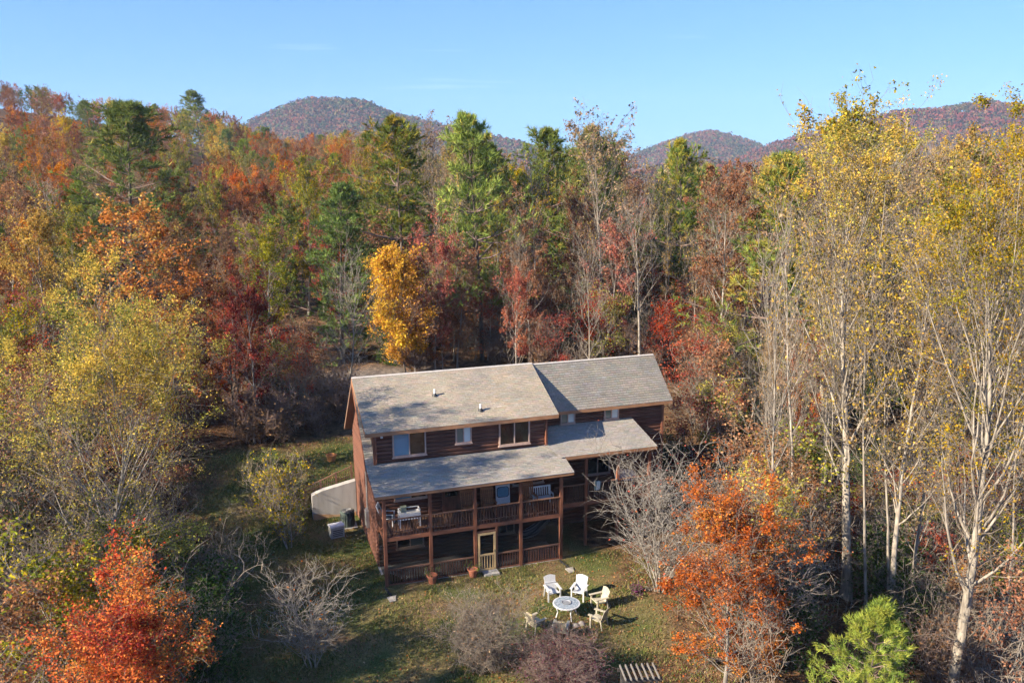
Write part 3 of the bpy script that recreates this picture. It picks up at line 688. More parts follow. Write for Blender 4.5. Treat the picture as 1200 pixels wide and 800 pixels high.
# ------------------------------------------------------------------ the wood around: jittered rows
SKY = np.array([[-200, 80], [0, 92], [60, 98], [120, 112], [180, 118], [240, 122], [300, 142], [340, 156], [380, 152], [430, 150], [480, 140], [520, 138], [560, 140], [610, 172], [650, 160], [700, 138], [745, 185], [800, 172], [850, 198], [900, 188], [950, 138], [1000, 112], [1050, 112], [1100, 138], [1150, 158], [1200, 128], [1400, 120]], float)
MIXES = {
    'left': [('oak_rust', 3), ('oak_orange', 4), ('copper', 3), ('brown', 2), ('sparse', 2), ('yellow', 2.2), ('yellowgreen', 2.6), ('red', 1.2), ('pink', 1.0), ('pine', 1.8), ('green', 1.4), ('bare', 1.0)],
    'hill': [('oak_rust', 4), ('oak_orange', 4), ('brown', 2), ('copper', 1.5), ('red', .8), ('pine', 1.6), ('green', 3.2), ('yellow', 1.6), ('yellowgreen', 2.4), ('hemlock', 1)],
    'mid': [('sparse', 3), ('bare', 3), ('pole', 5), ('copper', 2), ('pine', 1.6), ('pine_yellowing', 1.8), ('hemlock', 1.4), ('pink', 1.0), ('red', .8), ('tulip', 1.0), ('yellowgreen', .8), ('brown', 1.2)],
    'back': [('pine', 2.2), ('pine_yellowing', 2.2), ('sparse', 3), ('tulip', 1.5), ('hemlock', 1.2), ('yellowgreen', 1.2), ('copper', 1.5), ('oak_rust', .8)],
    'right': [('tulip', 4), ('sparse', 4), ('pole', 6), ('bare', 2.5), ('copper', 1.2), ('yellow', .5), ('pine_yellowing', .8), ('oak_orange', .5)],
}
def choose(mix):
    w = np.array([m[1] for m in mix], float); return mix[RS.choice(len(mix), p=w / w.sum())][0]
HMAX = {'red': 11, 'pink': 12, 'gold': 11, 'green': 14, 'brown': 16, 'oak_orange': 17, 'oak_rust': 17, 'hemlock': 18}
def px_of(x, y): return 600 + FPX * x / (y * math.cos(R(PITCH)))
def fill(y0, y1, step, p0, p1, minsep):
    y = y0
    while y < y1:
        x = (p0 - 600) / FPX * y
        while x < (p1 - 600) / FPX * y:
            X, Y = x + RS.uniform(-.38, .38) * step, y + RS.uniform(-.38, .38) * step
            x += step
            u, v = w2h(X, Y)
            if -9.5 < u < 19 and -14 < v < 15.5: continue                      # house and lawn
            if -1.5 < u < 9 and v < 27 and v > 0: continue
            if -7 < u <= -2.5 and v < 15 and v > 0: continue
            if 9 <= u < 20 and v < 17 and v > 0: continue                    # drive behind the house
            if v < 1 and -9 < u < 14: continue
            if any((X-a)**2 + (Y-b)**2 < minsep**2 for a, b in spots): continue
            p = px_of(X, Y)
            if Y > 150 and p < 420: reg = 'hill'
            elif p < 420: reg = 'left'
            elif p > 870: reg = 'right'
            elif Y > 84: reg = 'back'
            else: reg = 'mid'
            k = choose(MIXES[reg])
            if any(abs(p - a) < w_ * .9 and Y < d for a, d, w_, _ in SHOW): continue   # keep the trees of note in view
            sky = np.interp(p, SKY[:, 0], SKY[:, 1]) + RS.uniform(0, 46 if Y < 190 else 12)
            if p < 430: sky = max(sky, np.interp(Y, [40, 50, 60, 90, 150, 220, 300], [420, 320, 265, 195, 140, 112, 60]) + RS.uniform(-12, 30) + max(0, p - 150) * .12)
            top = at_dist(p, sky, Y)[2]
            H = min(top - gz(X, Y), HMAX.get(k, 21) * RS.uniform(.8, 1.08))
            if H < 6: continue
            e = put(k, X, Y, H, RS.uniform(.85, 1.12) * (1.15 if H < 13 and k not in HMAX else 1.0))
            spots.append((X, Y))
        y += step * .92
fill(40, 66, 5.6, -160, 330, 4.2)
fill(46, 70, 5.4, 880, 1290, 3.6)
fill(66, 112, 5.2, -60, 1270, 3.2)
fill(112, 190, 8.4, -40, 470, 5.5)
fill(112, 150, 8.0, 470, 1260, 5.5)
fill(190, 345, 8.8, -40, 440, 6)
fill(27, 44, 5.5, -330, -150, 4.0)      # the wood goes on beyond the picture and shades the yard

# ------------------------------------------------------------------ undergrowth
def brush(px0, px1, d0, d1, n, mix, sc=(.8, 1.3), lawnok=False):
    for _ in range(n):
        Y = RS.uniform(d0, d1); X = (RS.uniform(px0, px1) - 600) / FPX * Y * 1.02
        u, v = w2h(X, Y)
        if -5 < u < 18 and -1 < v < 12: continue
        if not lawnok and -10 < u < 11 and -12 < v < 17: continue
        q = px_of(X, Y)
        if (abs(q - 1022) < 48 and Y < 38) or (abs(q - 1170) < 34 and Y < 30) or (abs(q - 128) < 75 and Y < 25) or (Y < 29 and q > 960): continue
        k = choose(mix); h = PROTO[k][0][2]
        put(k, X, Y, h * RS.uniform(*sc), RS.uniform(.9, 1.3))
UN_R = [('brush', 5), ('brush_brown', 3), ('sapling_tan', 1.2), ('sapling_yellow', 1.6), ('shrub_green', 2.4), ('sapling_red', .25)]
UN_L = [('brush', 5), ('brush_brown', 2), ('sapling_yellow', 2), ('shrub_green', 2.6), ('sapling_tan', .6)]
UN_B = [('sapling_red', 2.5), ('sapling_tan', 3), ('brush_brown', 3), ('brush', 2), ('shrub_green', 1.6), ('sapling_yellow', 1.2)]
brush(880, 1240, 26, 44, 95, UN_R)
brush(830, 1240, 44, 70, 60, UN_R)
brush(-40, 290, 23, 44, 95, UN_L)
brush(-40, 330, 44, 60, 45, UN_B)
brush(430, 870, 66, 92, 120, UN_B, (.7, 1.5))
brush(430, 870, 84, 100, 50, UN_B, (1.0, 2.0))
brush(790, 880, 48, 62, 16, UN_B)
brush(270, 400, 48, 62, 26, UN_B)

# shrubs that edge the lawn towards the big spreading tree
for k in range(16):
    u, v = RS.uniform(-11, -6.2), RS.uniform(-9, 6); x, y = h2w(u, v)
    kk = ('shrub_green', 'sapling_yellow', 'brush', 'shrub_green')[k % 4]
    put(kk, x, y, PROTO[kk][0][2] * RS.uniform(.7, 1.2), RS.uniform(1.0, 1.5))

# every tree or shrub of the wood is told apart by what it stands next to
def landmark_labels():
    marks = [(o.location.x, o.location.y, o['label'].split(' standing ')[0].split(' left of ')[0].split(' right ')[0].split(' behind ')[0].split(' in front ')[0].split(' with ')[0].split(' between ')[0].split(' above ')[0].split(' beside ')[0].split(' under ')[0].split(' by ')[0].split(' on ')[0].split(' at ')[0].split(' beyond ')[0].split(' topped')[0].split(' filling')[0], o['label']) for o in col.objects if o.parent is None and o.get('category') in ('tree', 'shrub') and 'group' not in o]
    short = {}
    for m in marks: short[m[2]] = short.get(m[2], 0) + 1
    marks = [m for m in marks if short[m[2]] == 1]
    pos = [(e.location.x, e.location.y, k) for e, k in WILD]
    for e, k in WILD:
        x, y = e.location.x, e.location.y
        d, m = min((math.hypot(x - a, y - b), nm) for a, b, nm, _ in marks)
        size = 'large ' if e.scale.z > 1.12 else ('small ' if e.scale.z < .8 else '')
        if d < 16:
            lab = size + SHORT[k] + (' right beside the ' if d < 4.5 else ' near the ' if d < 9 else ' a few steps from the ') + m
        else:
            nb = sorted((math.hypot(x - a, y - b), q) for a, b, q in pos if q != k and (a, b) != (x, y))
            n1 = nb[0][1]; n2 = next((q for _, q in nb if q != n1), n1)
            if y > 110 and x < 0: where = 'on the crest of the far slope' if y > 260 else 'halfway up the far slope' if y > 170 else 'low on the far slope'
            else: where = 'in the wood'
            lab = size + SHORT[k] + ' ' + where + ' between ' + SHORT[n1] + ' and ' + SHORT[n2]
        w = lab.split()
        if len(w) > 16: lab = SHORT[k] + ' ' + where + ' next to ' + SHORT[n1]
        if len(lab.split()) > 16: lab = SHORT[k] + ' next to ' + SHORT[n1]
        e['label'] = lab
landmark_labels()

# ------------------------------------------------------------------ far forested mountains
M['hill'] = noisy('hill_floor', (0.06, 0.04, 0.03), (0.15, 0.09, 0.06), scale=0.02, rough=1.0, spec=0.0)
def mountain(prof, dist, depth, seed, label, pal):
    """prof: picture points of the ridge; the slope runs `depth` metres towards the camera and falls behind too"""
    rs = np.random.RandomState(seed)
    W = [at_dist(px, py, dist) for px, py in prof]
    wx = np.array([w[0] for w in W]); wz = np.array([w[2] for w in W]) - 13
    base = -30.0
    def hz(x, y):
        ridge = np.interp(x, wx, wz) - base
        t = (y - dist) / depth
        f = np.where(t < 0, np.exp(-(t * 1.35) ** 2), np.exp(-(t * 1.6) ** 2))
        gul = 1 + (0.22 * np.sin(x * 0.019 + 2.2 * t + seed) + 0.10 * np.sin(x * 0.047 + 1 + 4 * t)) * np.clip(-t * 2.2, 0, 1)
        return base + ridge * f * gul
    xs = np.linspace(wx[0], wx[-1], 110); ys = np.linspace(dist - depth * 1.6, dist + depth * 1.2, 70)
    X, Y = np.meshgrid(xs, ys); V = np.stack([X, Y, hz(X, Y)], -1).reshape(-1, 3)
    nx = len(xs); i = np.arange((len(ys)-1) * nx).reshape(len(ys)-1, nx)[:, :-1].ravel()
    o = link('hill', mesh_np('hill', V, [np.stack([i, i+1, i+1+nx, i+nx], 1)], [M['hill']], smooth=True)); o['kind'] = 'structure'
    # canopy: every crown a dome of leaf clumps
    step = 6.8
    cx, cy_ = np.meshgrid(np.arange(wx[0] + 5, wx[-1] - 5, step), np.arange(dist - depth * .85, dist + depth * .12, step))
    cx = (cx + rs.uniform(-.5, .5, cx.shape) * step).ravel(); cy_ = (cy_ + rs.uniform(-.5, .5, cy_.shape) * step).ravel()
    n = len(cx); q = 12
    th = rs.rand(n, q) * 6.283; zz = rs.rand(n, q) * 1.15 - .15; rr = np.sqrt(np.clip(1 - zz**2, 0, 1))
    N = np.stack([np.cos(th)*rr, np.sin(th)*rr, zz], -1)
    rad = (step * .62 * (0.7 + .55 * rs.rand(n)))[:, None, None]
    P = np.stack([cx, cy_, hz(cx, cy_) + 4 + 7 * rs.rand(n) ** 2], -1)[:, None, :] + N * rad * np.array([1, 1, 1.05])
    P = P.reshape(-1, 3); Nn = nrm(N.reshape(-1, 3) + rs.randn(n*q, 3) * .35)
    w = np.array([p[1] for p in pal], float); C = np.array([p[0] for p in pal])[rs.choice(len(pal), n, p=w / w.sum())]
    pat = np.sin(cx * .021 + seed) * np.sin(cy_ * .017 + 1.3) + .6 * np.sin(cx * .055 + cy_ * .04) * np.sin(cy_ * .06 - 2)     # stands of one kind
    evg = sst(.55, 1.1, pat)[:, None]
    C = C * .85 * (1 - .7 * evg) + np.array([.05, .07, .035]) * .7 * evg
    C = np.repeat(C * (0.88 + .24 * rs.rand(n, 1)), q, 0) * (0.8 + .4 * rs.rand(n*q, 1))
    g = Geo(); g.leaves(P, Nn, rs.randn(n*q, 3), (step * .55) * (0.6 + .6 * rs.rand(n*q)), C, 0, wid=.9, fold=-.12)
    o = link('forest_canopy', g.mesh('forest_canopy', [M['litter']]))
    tag(o, label, 'forest', kind='stuff')
FAR = [((0.18, 0.06, 0.045), 5), ((0.13, 0.045, 0.04), 5), ((0.20, 0.095, 0.05), 3), ((0.08, 0.10, 0.045), 4), ((0.18, 0.14, 0.07), 2), ((0.12, 0.085, 0.07), 4)]
FARR = [((0.19, 0.055, 0.045), 6), ((0.14, 0.04, 0.04), 5), ((0.19, 0.10, 0.06), 3), ((0.08, 0.09, 0.045), 2), ((0.13, 0.085, 0.07), 4)]
mountain([(240, 205), (270, 165), (300, 136), (330, 124), (360, 118), (392, 116), (420, 121), (450, 130), (480, 134), (520, 145), (560, 152), (600, 165), (630, 178), (670, 196), (720, 215)], 1600, 480, 1, 'red and green wooded mountain with rounded top beyond the wood', FAR)
mountain([(700, 205), (740, 182), (770, 170), (800, 158), (830, 152), (855, 155), (880, 164), (905, 178), (950, 195), (1000, 215)], 1900, 450, 2, 'small bluish wooded knob between the two longer mountains', FAR)
mountain([(850, 200), (880, 180), (920, 163), (960, 152), (1010, 140), (1060, 131), (1100, 127), (1130, 121), (1160, 114), (1180, 117), (1200, 122), (1260, 128), (1330, 150), (1400, 190)], 1350, 430, 3, 'long red wooded mountain rising behind the tall yellow trees', FARR)
mountain([(560, 225), (640, 205), (700, 203), (760, 196), (820, 190), (860, 193), (900, 196), (960, 190), (1020, 196), (1100, 190), (1200, 200), (1300, 225)], 800, 230, 4, 'low wooded ridge in red and green before the far mountains', FAR)

# ------------------------------------------------------------------ the air
hm = bpy.data.materials.new('haze'); hm.use_nodes = True
hn = hm.node_tree.nodes; hn.clear()
ho = hn.new('ShaderNodeOutputMaterial'); hv = hn.new('ShaderNodeVolumePrincipled')
hv.inputs['Color'].default_value = (0.5, 0.72, 1.0, 1); hv.inputs['Density'].default_value = 0.00015; hv.inputs['Anisotropy'].default_value = 0.0
hm.node_tree.links.new(hv.outputs[0], ho.inputs['Volume'])
hb = MB().box(-2700, 2700, -500, 2950, -90, 260).build('haze', hm)
tag(hb, 'thin bluish haze in the air over the valley', 'haze', kind='stuff')

# ------------------------------------------------------------------ the log house
M['log'] = wood('log_stain', (0.115, 0.05, 0.034), var=.4, scale=1.2, stretch=(1.2, 9, 9), objvar=.22)
M['core'] = plain('wall_core', (0.05, 0.025, 0.02), rough=.9)
M['trim'] = wood('trim_stain', (0.20, 0.078, 0.045), var=.3, scale=1.5, stretch=(6, 6, 1.2), objvar=.1)
M['trimh'] = wood('trim_stain_long', (0.21, 0.085, 0.05), var=.3, scale=1.5, stretch=(1.2, 6, 6), objvar=.1)
M['slatwood'] = wood('slat_stain', (0.085, 0.038, 0.027), var=.3, scale=1.5, stretch=(6, 6, 1.2), objvar=.15)
M['deckwood'] = wood('deck_wood', (0.15, 0.08, 0.055), var=.3, scale=1.5, stretch=(1.2, 6, 6), objvar=.2)
M['fascia'] = wood('fascia_wood', (0.33, 0.17, 0.09), var=.25, scale=1.5, stretch=(1.2, 6, 6), objvar=.1)
M['drip'] = plain('drip_edge', (0.40, 0.37, 0.34), rough=.7)
M['winframe'] = plain('window_frame_tan', (0.42, 0.30, 0.25), rough=.6)
M['pine_wood'] = wood('new_pine', (0.60, 0.42, 0.21), var=.15, scale=2, stretch=(5, 5, 1))
M['white'] = plain('white_paint', (0.74, 0.74, 0.75), rough=.5, var=.06)
M['concrete'] = noisy('concrete', (0.27, 0.26, 0.25), (0.42, 0.405, 0.39), scale=1.1, rough=.9, bump=.1, stretch=(2.5, 2.5, .35))
M['clay_stain'] = noisy('clay_stain', (0.42, 0.24, 0.12), (0.52, 0.36, 0.24), scale=2.0, rough=.95)
M['darkmetal'] = plain('dark_metal', (0.03, 0.03, 0.032), rough=.5)
M['metal'] = plain('grey_metal', (0.45, 0.46, 0.47), rough=.35, metal=.6)
def glass(name, c, rough=0.06):
    m, n, l, out = mat(name)
    b = n.new('ShaderNodeBsdfPrincipled'); b.inputs['Base Color'].default_value = (*c, 1); b.inputs['Roughness'].default_value = rough
    b.inputs['Specular IOR Level'].default_value = 0.8; b.inputs['Coat Weight'].default_value = 0.6; b.inputs['Coat Roughness'].default_value = 0.03
    tc = n.new('ShaderNodeTexCoord'); nz = n.new('ShaderNodeTexNoise'); nz.inputs['Scale'].default_value = 1.2
    bp = n.new('ShaderNodeBump'); bp.inputs['Strength'].default_value = 0.04
    l.new(tc.outputs['Object'], nz.inputs['Vector']); l.new(nz.outputs['Fac'], bp.inputs['Height']); l.new(bp.outputs['Normal'], b.inputs['Coat Normal'])
    l.new(b.outputs[0], out.inputs['Surface']); return m
M['glass_dark'] = glass('glass_dark', (0.012, 0.014, 0.014))
M['glass_blue'] = glass('glass_blue_shade', (0.10, 0.26, 0.36))
M['glass_grey'] = glass('glass_grey_shade', (0.13, 0.17, 0.15))
M['glass_white'] = glass('glass_white_blind', (0.62, 0.70, 0.68))
def screen_mat():
    m, n, l, out = mat('insect_screen')
    d = n.new('ShaderNodeBsdfDiffuse'); d.inputs['Color'].default_value = (0.02, 0.021, 0.022, 1)
    t = n.new('ShaderNodeBsdfTransparent'); mx = n.new('ShaderNodeMixShader'); mx.inputs['Fac'].default_value = 0.38
    l.new(t.outputs[0], mx.inputs[1]); l.new(d.outputs[0], mx.inputs[2]); l.new(mx.outputs[0], out.inputs['Surface']); return m
M['screen'] = screen_mat()
def shingle_mat():
    m, n, l, out = mat('asphalt_shingle')
    b = n.new('ShaderNodeBsdfPrincipled'); b.inputs['Roughness'].default_value = .9; b.inputs['Specular IOR Level'].default_value = .2
    at = n.new('ShaderNodeAttribute'); at.attribute_name = 'Col'
    tc = n.new('ShaderNodeTexCoord'); nz = n.new('ShaderNodeTexNoise'); nz.inputs['Scale'].default_value = 16; nz.inputs['Detail'].default_value = 8
    n2 = n.new('ShaderNodeTexNoise'); n2.inputs['Scale'].default_value = .55; n2.inputs['Detail'].default_value = 4
    l.new(tc.outputs['Object'], nz.inputs['Vector']); l.new(tc.outputs['Object'], n2.inputs['Vector'])
    r = ramp(n, [(.25, (.7, .7, .7)), (.75, (1.25, 1.25, 1.25))]); l.new(nz.outputs['Fac'], r.inputs['Fac'])
    r2 = ramp(n, [(.3, (.82, .84, .88)), (.7, (1.1, 1.07, 1.02))]); l.new(n2.outputs['Fac'], r2.inputs['Fac'])
    a = n.new('ShaderNodeMixRGB'); a.blend_type = 'MULTIPLY'; a.inputs['Fac'].default_value = 1
    c = n.new('ShaderNodeMixRGB'); c.blend_type = 'MULTIPLY'; c.inputs['Fac'].default_value = 1
    l.new(at.outputs['Color'], a.inputs['Color1']); l.new(r.outputs['Color'], a.inputs['Color2'])
    l.new(a.outputs['Color'], c.inputs['Color1']); l.new(r2.outputs['Color'], c.inputs['Color2'])
    l.new(c.outputs['Color'], b.inputs['Base Color']); l.new(b.outputs[0], out.inputs['Surface']); return m
M['shingle'] = shingle_mat()
M['under'] = plain('roof_deck', (0.17, 0.10, 0.065), rough=.9)

house = empty('log_house', (HX, HY, 0), HA)
tag(house, 'two storey dark red log house with grey shingle roofs and a long two level porch', 'house')
LOGS = {}
def log_course(parent, u0, u1, v, w, h=0.2, axis='x', d=0.055):
    L = round(abs(u1 - u0), 2); key = (L, h, axis)
    if key not in LOGS:
        pr = [(0.03, -h/2), (-d*.45, -h/2 + .012), (-d*.95, -h*.22), (-d*1.05, 0), (-d*.95, h*.22), (-d*.45, h/2 - .012), (0.03, h/2)]
        if axis == 'x': LOGS[key] = MB().prism(pr, 0, L).mesh('log', M['log'])
        else: LOGS[key] = MB().prism([(b, c) for b, c in pr], 0, L, 'y').mesh('log', M['log'])
    o = link('log', LOGS[key], parent, (u0, v, w) if axis == 'x' else (v, u0, w))
    return o
def siding(parent, u0, u1, v, w0, w1, h=0.2):
    w = w0 + h/2
    while w < w1 - h*.3:
        log_course(parent, u0, u1, v, w, h); w += h
def slab(name, u0, u1, eave, top, th, parent, m='under'):
    (v0, w0), (v1, w1) = eave, top
    d = Vector((v1-v0, w1-w0)).normalized(); nn = Vector((-d.y, d.x))
    if nn.y < 0: nn = -nn
    a, b = Vector(eave), Vector(top)
    pr = [tuple(a - nn*th), tuple(b - nn*th), tuple(b), tuple(a)]
    return MB().prism(pr, u0, u1).build(name, M[m], parent)
def shingles(parent, outline, eave, top, seed, tone=(0.29, 0.265, 0.235), expo=.145, tabw=.31):
    """overlapping tabs laid in courses; outline(s) gives the left and right end at a slope distance"""
    rs = np.random.RandomState(seed)
    a, b = np.array(eave), np.array(top); L = np.linalg.norm(b - a); d = (b - a) / L; nn = np.array([-d[1], d[0]])
    if nn[1] < 0: nn = -nn
    V, F, C = [], [], []
    s, c = -0.03, 0
    while s < L - .02:
        u0, u1 = outline(max(0, s) / L); x = u0 - (tabw * .5 if c % 2 else 0) - rs.rand() * .06
        s1 = min(L, s + expo * 1.25)
        while x < u1:
            x0, x1 = max(u0, x), min(u1, x + tabw - .008)
            if x1 - x0 > .03:
                j = rs.randn() * .004; lo = a + d * (s + j); hi = a + d * s1
                p = [lo + nn*.002, lo + nn*(.013 + .003*rs.rand()), hi + nn*.004]
                q = len(V)
                for x_ in (x0, x1):
                    for k in p: V.append((x_, k[0], k[1]))
                F += [(q, q+3, q+4, q+1), (q+1, q+4, q+5, q+2)]
                t = np.array(tone) * (1 + .06 * rs.randn()) * np.array([1 + .04*rs.randn(), 1, 1 + .04*rs.randn()])
                C += [np.clip(t, .05, .6)] * 6
            x += tabw
        s += expo; c += 1
    o = link('shingle', mesh_np('shingle', np.array(V), [np.array(F)], [M['shingle']], colr=np.array(C)), parent)
    o['kind'] = 'stuff'
WIN = {}
def window(parent, u0, u1, v, w0, w1, panes, fr=.07, split=.5, proud=.14):
    """frame with a centre mullion; panes are materials for left and right"""
    b = MB(); f0, f1 = v - proud, v + .02
    b.box(u0, u1, f0, f1, w0, w0 + fr); b.box(u0, u1, f0, f1, w1 - fr, w1)
    b.box(u0, u0 + fr, f0 + .002, f1, w0 + fr, w1 - fr); b.box(u1 - fr, u1, f0 + .002, f1, w0 + fr, w1 - fr)
    um = u0 + (u1 - u0) * split
    b.box(um - fr*.4, um + fr*.4, f0 + .012, f1, w0 + fr, w1 - fr)
    o = b.build('window', M['winframe'], parent)
    for (a, c), m in zip(((u0 + fr, um - fr*.4), (um + fr*.4, u1 - fr)), panes):
        MB().box(a, c, v - proud + .055, v - proud + .07, w0 + fr, w1 - fr).build('pane', M[m], o)
    MB().box(u0 - .04, u1 + .04, f0 - .03, f1, w0 - .05, w0 - .002).build('sill', M['winframe'], o)
    return o

VW, VR, VB = 2.16, 5.906, 9.65          # front wall, ridge, rear wall
RW, DB, DT = 8.9, 5.39, 7.0             # ridge height, foot and top of the upper front wall
L1, L2W = 8.909, 16.645
V2, RV = 3.93, 8.0                       # right wing front and rear wall
# gable body with logs on the side that shows
body = MB().prism([(VW, -.3), (VW, DB - .1), (VR, RW - .28), (VB, DB - .1), (VB, -.3)], 0.03, L1).build('main_wall', M['core'], house)
h = .2; w = .1
while w < RW - .45:
    a, b = VW, VB
    if w > DB - .15: q = (w - DB + .25) / (RW - DB); a, b = VW + (VR - VW) * q, VB - (VB - VR) * q
    if b - a > .4: log_course(body, a, b, 0.0, w, h, 'y')
    w += h
siding(body, 0.0, L1, VW, 0.0, 2.28); siding(body, 0.0, L1, VW, 2.5, DB - .15)
# upper front wall (long dormer)
dormer = MB().prism([(VW + .01, DB - .2), (VW + .01, DT + .05), (VR - .05, RW - .28), (VR, DB)], 0.0, L1 - .01).build('upper_wall', M['core'], house)
siding(dormer, 0.0, L1, VW, DB + .02, DT - .02)
for u in (0.0, L1): MB().box(u - .07, u + .07, VW - .10, VW + .06, DB, DT + .06).build('corner_board', M['trim'], dormer)
window(dormer, 0.87, 2.54, VW, 5.67, 6.90, ('glass_blue', 'glass_dark'))
window(dormer, 4.05, 4.88, VW, 6.01, 6.93, ('glass_grey', 'glass_white'))
window(dormer, 6.33, 7.99, VW, 5.64, 6.92, ('glass_dark', 'glass_dark'))
# roofs
OL, OR_ = -0.46, 9.47
roof = slab('main_roof', OL, OR_, (1.80, 7.10), (VR, RW), .16, house)
shingles(roof, lambda t: (OL - .02, OR_ + .02), (1.80, 7.10), (VR, RW), 1, tone=(0.32, 0.28, 0.225))
MB().box(OL, OR_, 1.775, 1.80, 6.90, 7.10).build('fascia', M['fascia'], roof)
MB().prism([(VR - .09, RW - .02), (VR, RW + .04), (VR + .12, RW - .03), (VR, RW + .02)], OL, OR_ + .04).build('ridge_cap', M['drip'], roof)
for u in (OL - .026, OR_ + .001):
    MB().prism([(1.80, 7.095), (1.80, 6.90), (VR, RW - .20), (VR, RW - .005)], u, u + .025).build('rake_board', M['fascia'], roof)
for (u, v, w_) in ((3.48, 4.0, 8.05), (5.52, 2.6, 7.44)):
    p = MB().lathe([(.055, -.1), (.055, .34), (.05, .36)], 10, (u, v, w_)).build('vent_pipe', M['white'], roof)
    MB().lathe([(.15, 0), (.09, .10), (.07, .13)], 10, (u, v, w_ + .01)).build('flashing', M['darkmetal'], p)
rear = slab('rear_roof', OL, OR_, (VB + .4, DB - .36), (VR, RW - .03), .16, house); 
shingles(rear, lambda t: (OL, OR_), (VB + .4, DB - .36), (VR, RW - .03), 2)
gab = slab('gable_roof_strip', OL, 0.0, (VW - .02, DB + .03), (VR, RW - .20), .14, house)
shingles(gab, lambda t: (OL, -.002), (VW - .02, DB + .03), (VR, RW - .20), 3)
MB().prism([(VW - .02, DB - .0), (VW - .02, DB - .2), (VR, RW - .45), (VR, RW - .24)], OL - .028, OL - .003).build('rake_board', M['trimh'], gab)
# porch roof over the front
PE = (-0.29, 4.716)
proof = slab('porch_roof', OL, OR_, PE, (VW, DB), .13, house)
shingles(proof, lambda t: (OL - .02, OR_ + .02), PE, (VW, DB), 4, tone=(0.275, 0.255, 0.225))
MB().box(OL, OR_, PE[0] - .03, PE[0] - .002, PE[1] - .17, PE[1] - .03).build('fascia', M['fascia'], proof)
MB().box(OL, OR_, PE[0] - .05, PE[0] - .001, PE[1] - .028, PE[1] + .012).build('drip_edge', M['drip'], proof)
for u in (OL - .026, OR_ + .001):
    MB().prism([(PE[0], PE[1] - .005), (PE[0], PE[1] - .17), (VW, DB - .18), (VW, DB - .01)], u, u + .025).build('rake_board', M['trimh'], proof)
MB().box(-.05, L1 + .05, -.08, .08, 4.42, 4.60).build('beam', M['trimh'], proof)
# deck, posts, rails
deck = MB().box(-.07, L1 + .07, -.06, -.015, 2.29, 2.475).box(-.06, -.02, -.01, VW - .06, 2.29, 2.475).box(L1 + .02, L1 + .06, -.01, VW - .06, 2.29, 2.475)
for k in range(15): deck.box(.3 + k*.6, .34 + k*.6, 0, VW - .06, 2.29, 2.475)
deck = deck.build('deck', M['trimh'], house)
bm_ = MB().box(0, L1 + .1, 0, .137, 0, .028).mesh('deck_board', M['deckwood'])
for k in range(15): link('deck_board', bm_, deck, (-.05, -.02 + k*.141, 2.478))
POSTS = (0.0, 2.19, 4.41, 6.76, L1)
for u in POSTS: MB().box(u - .075, u + .075, -.078, .072, -.1, 4.42).build('post', M['trim'], deck)
bal = MB().box(-.019, .019, -.019, .019, 0, 1.02).mesh('baluster', M['slatwood'])
def railing(parent, u0, u1, v, wb, wt, n, axis='x'):
    if axis == 'x':
        MB().box(u0, u1, v - .07, v + .05, wt - .04, wt).build('rail', M['deckwood'], parent)
        MB().box(u0, u1, v + .022, v + .06, wb + .30, wb + .345).build('lower_rail', M['deckwood'], parent)
    else:
        MB().box(v - .05, v + .07, u0, u1, wt - .04, wt).build('rail', M['deckwood'], parent)
        MB().box(v + .022, v + .06, u0, u1, wb + .30, wb + .345).build('lower_rail', M['deckwood'], parent)
    for k in range(n):
        q = u0 + (u1 - u0) * (k + .5) / n
        link('baluster', bal, parent, (q, v, wt - 1.06) if axis == 'x' else (v, q, wt - 1.06))
for a, b in zip(POSTS[:-1], POSTS[1:]): railing(deck, a + .075, b - .075, -.02, 2.38, 3.38, 15)
railing(deck, .075, VW - .06, -.02, 2.38, 3.38, 13, 'y')
railing(deck, .075, 1.0, L1, 2.38, 3.38, 5, 'y')
MB().bar((-.02, .1, 3.0), (-.02, 1.9, 2.0), .09, .05).build('brace', M['trim'], deck)
MB().box(OL, -.2, 1.0, 1.1, 0, .01)
# screened lower porch
scr = MB().box(-.05, L1 + .05, -.05, VW, -.25, 0.02).build('screen_porch', M['concrete'], house)
slat = MB().box(-.03, .03, -.012, .012, 0, .74).mesh('slat', M['slatwood'])
for a, b in ((0.0, 2.19), (2.19, 4.41), (5.50, 6.76), (6.76, L1)):
    a, b = a + .075, b - .075
    MB().box(a, b, -.05, .03, .80, .87).build('sill_rail', M['deckwood'], scr)
    MB().box(a, b, -.03, .03, .03, .10).build('bottom_rail', M['trimh'], scr)
    n = int((b - a) / .125)
    for k in range(n): link('slat', slat, scr, (a + (b - a) * (k + .5) / n, -.012, .08))
    MB().box(a, b, .032, .036, .10, 2.29).build('screen', M['screen'], scr)
MB().box(5.44, 5.54, -.06, .05, 0, 2.29).build('jamb', M['trim'], scr)
MB().box(4.485, 5.44, -.05, .05, 2.05, 2.13).build('header', M['deckwood'], scr)
MB().box(.032, .036, .05, VW, .10, 2.29).build('screen', M['screen'], scr)
# screen door of new pine
door = MB().box(4.53, 4.63, -.085, -.045, .06, 2.03).box(5.33, 5.43, -.085, -.045, .06, 2.03).box(4.63, 5.33, -.083, -.047, 1.93, 2.03)
door.box(4.63, 5.33, -.083, -.047, .06, .17).box(4.63, 5.33, -.083, -.047, .84, .94)
door = door.build('screen_door', M['pine_wood'], house)
for k in range(5): MB().box(4.70 + k*.14, 4.735 + k*.14, -.075, -.055, .17, .84).build('door_bar', M['pine_wood'], door)
MB().box(4.63, 5.33, -.05, -.046, .17, 1.93).build('screen', M['screen'], door)
MB().box(5.36, 5.39, -.12, -.085, 1.0, 1.12).build('handle', M['darkmetal'], door)
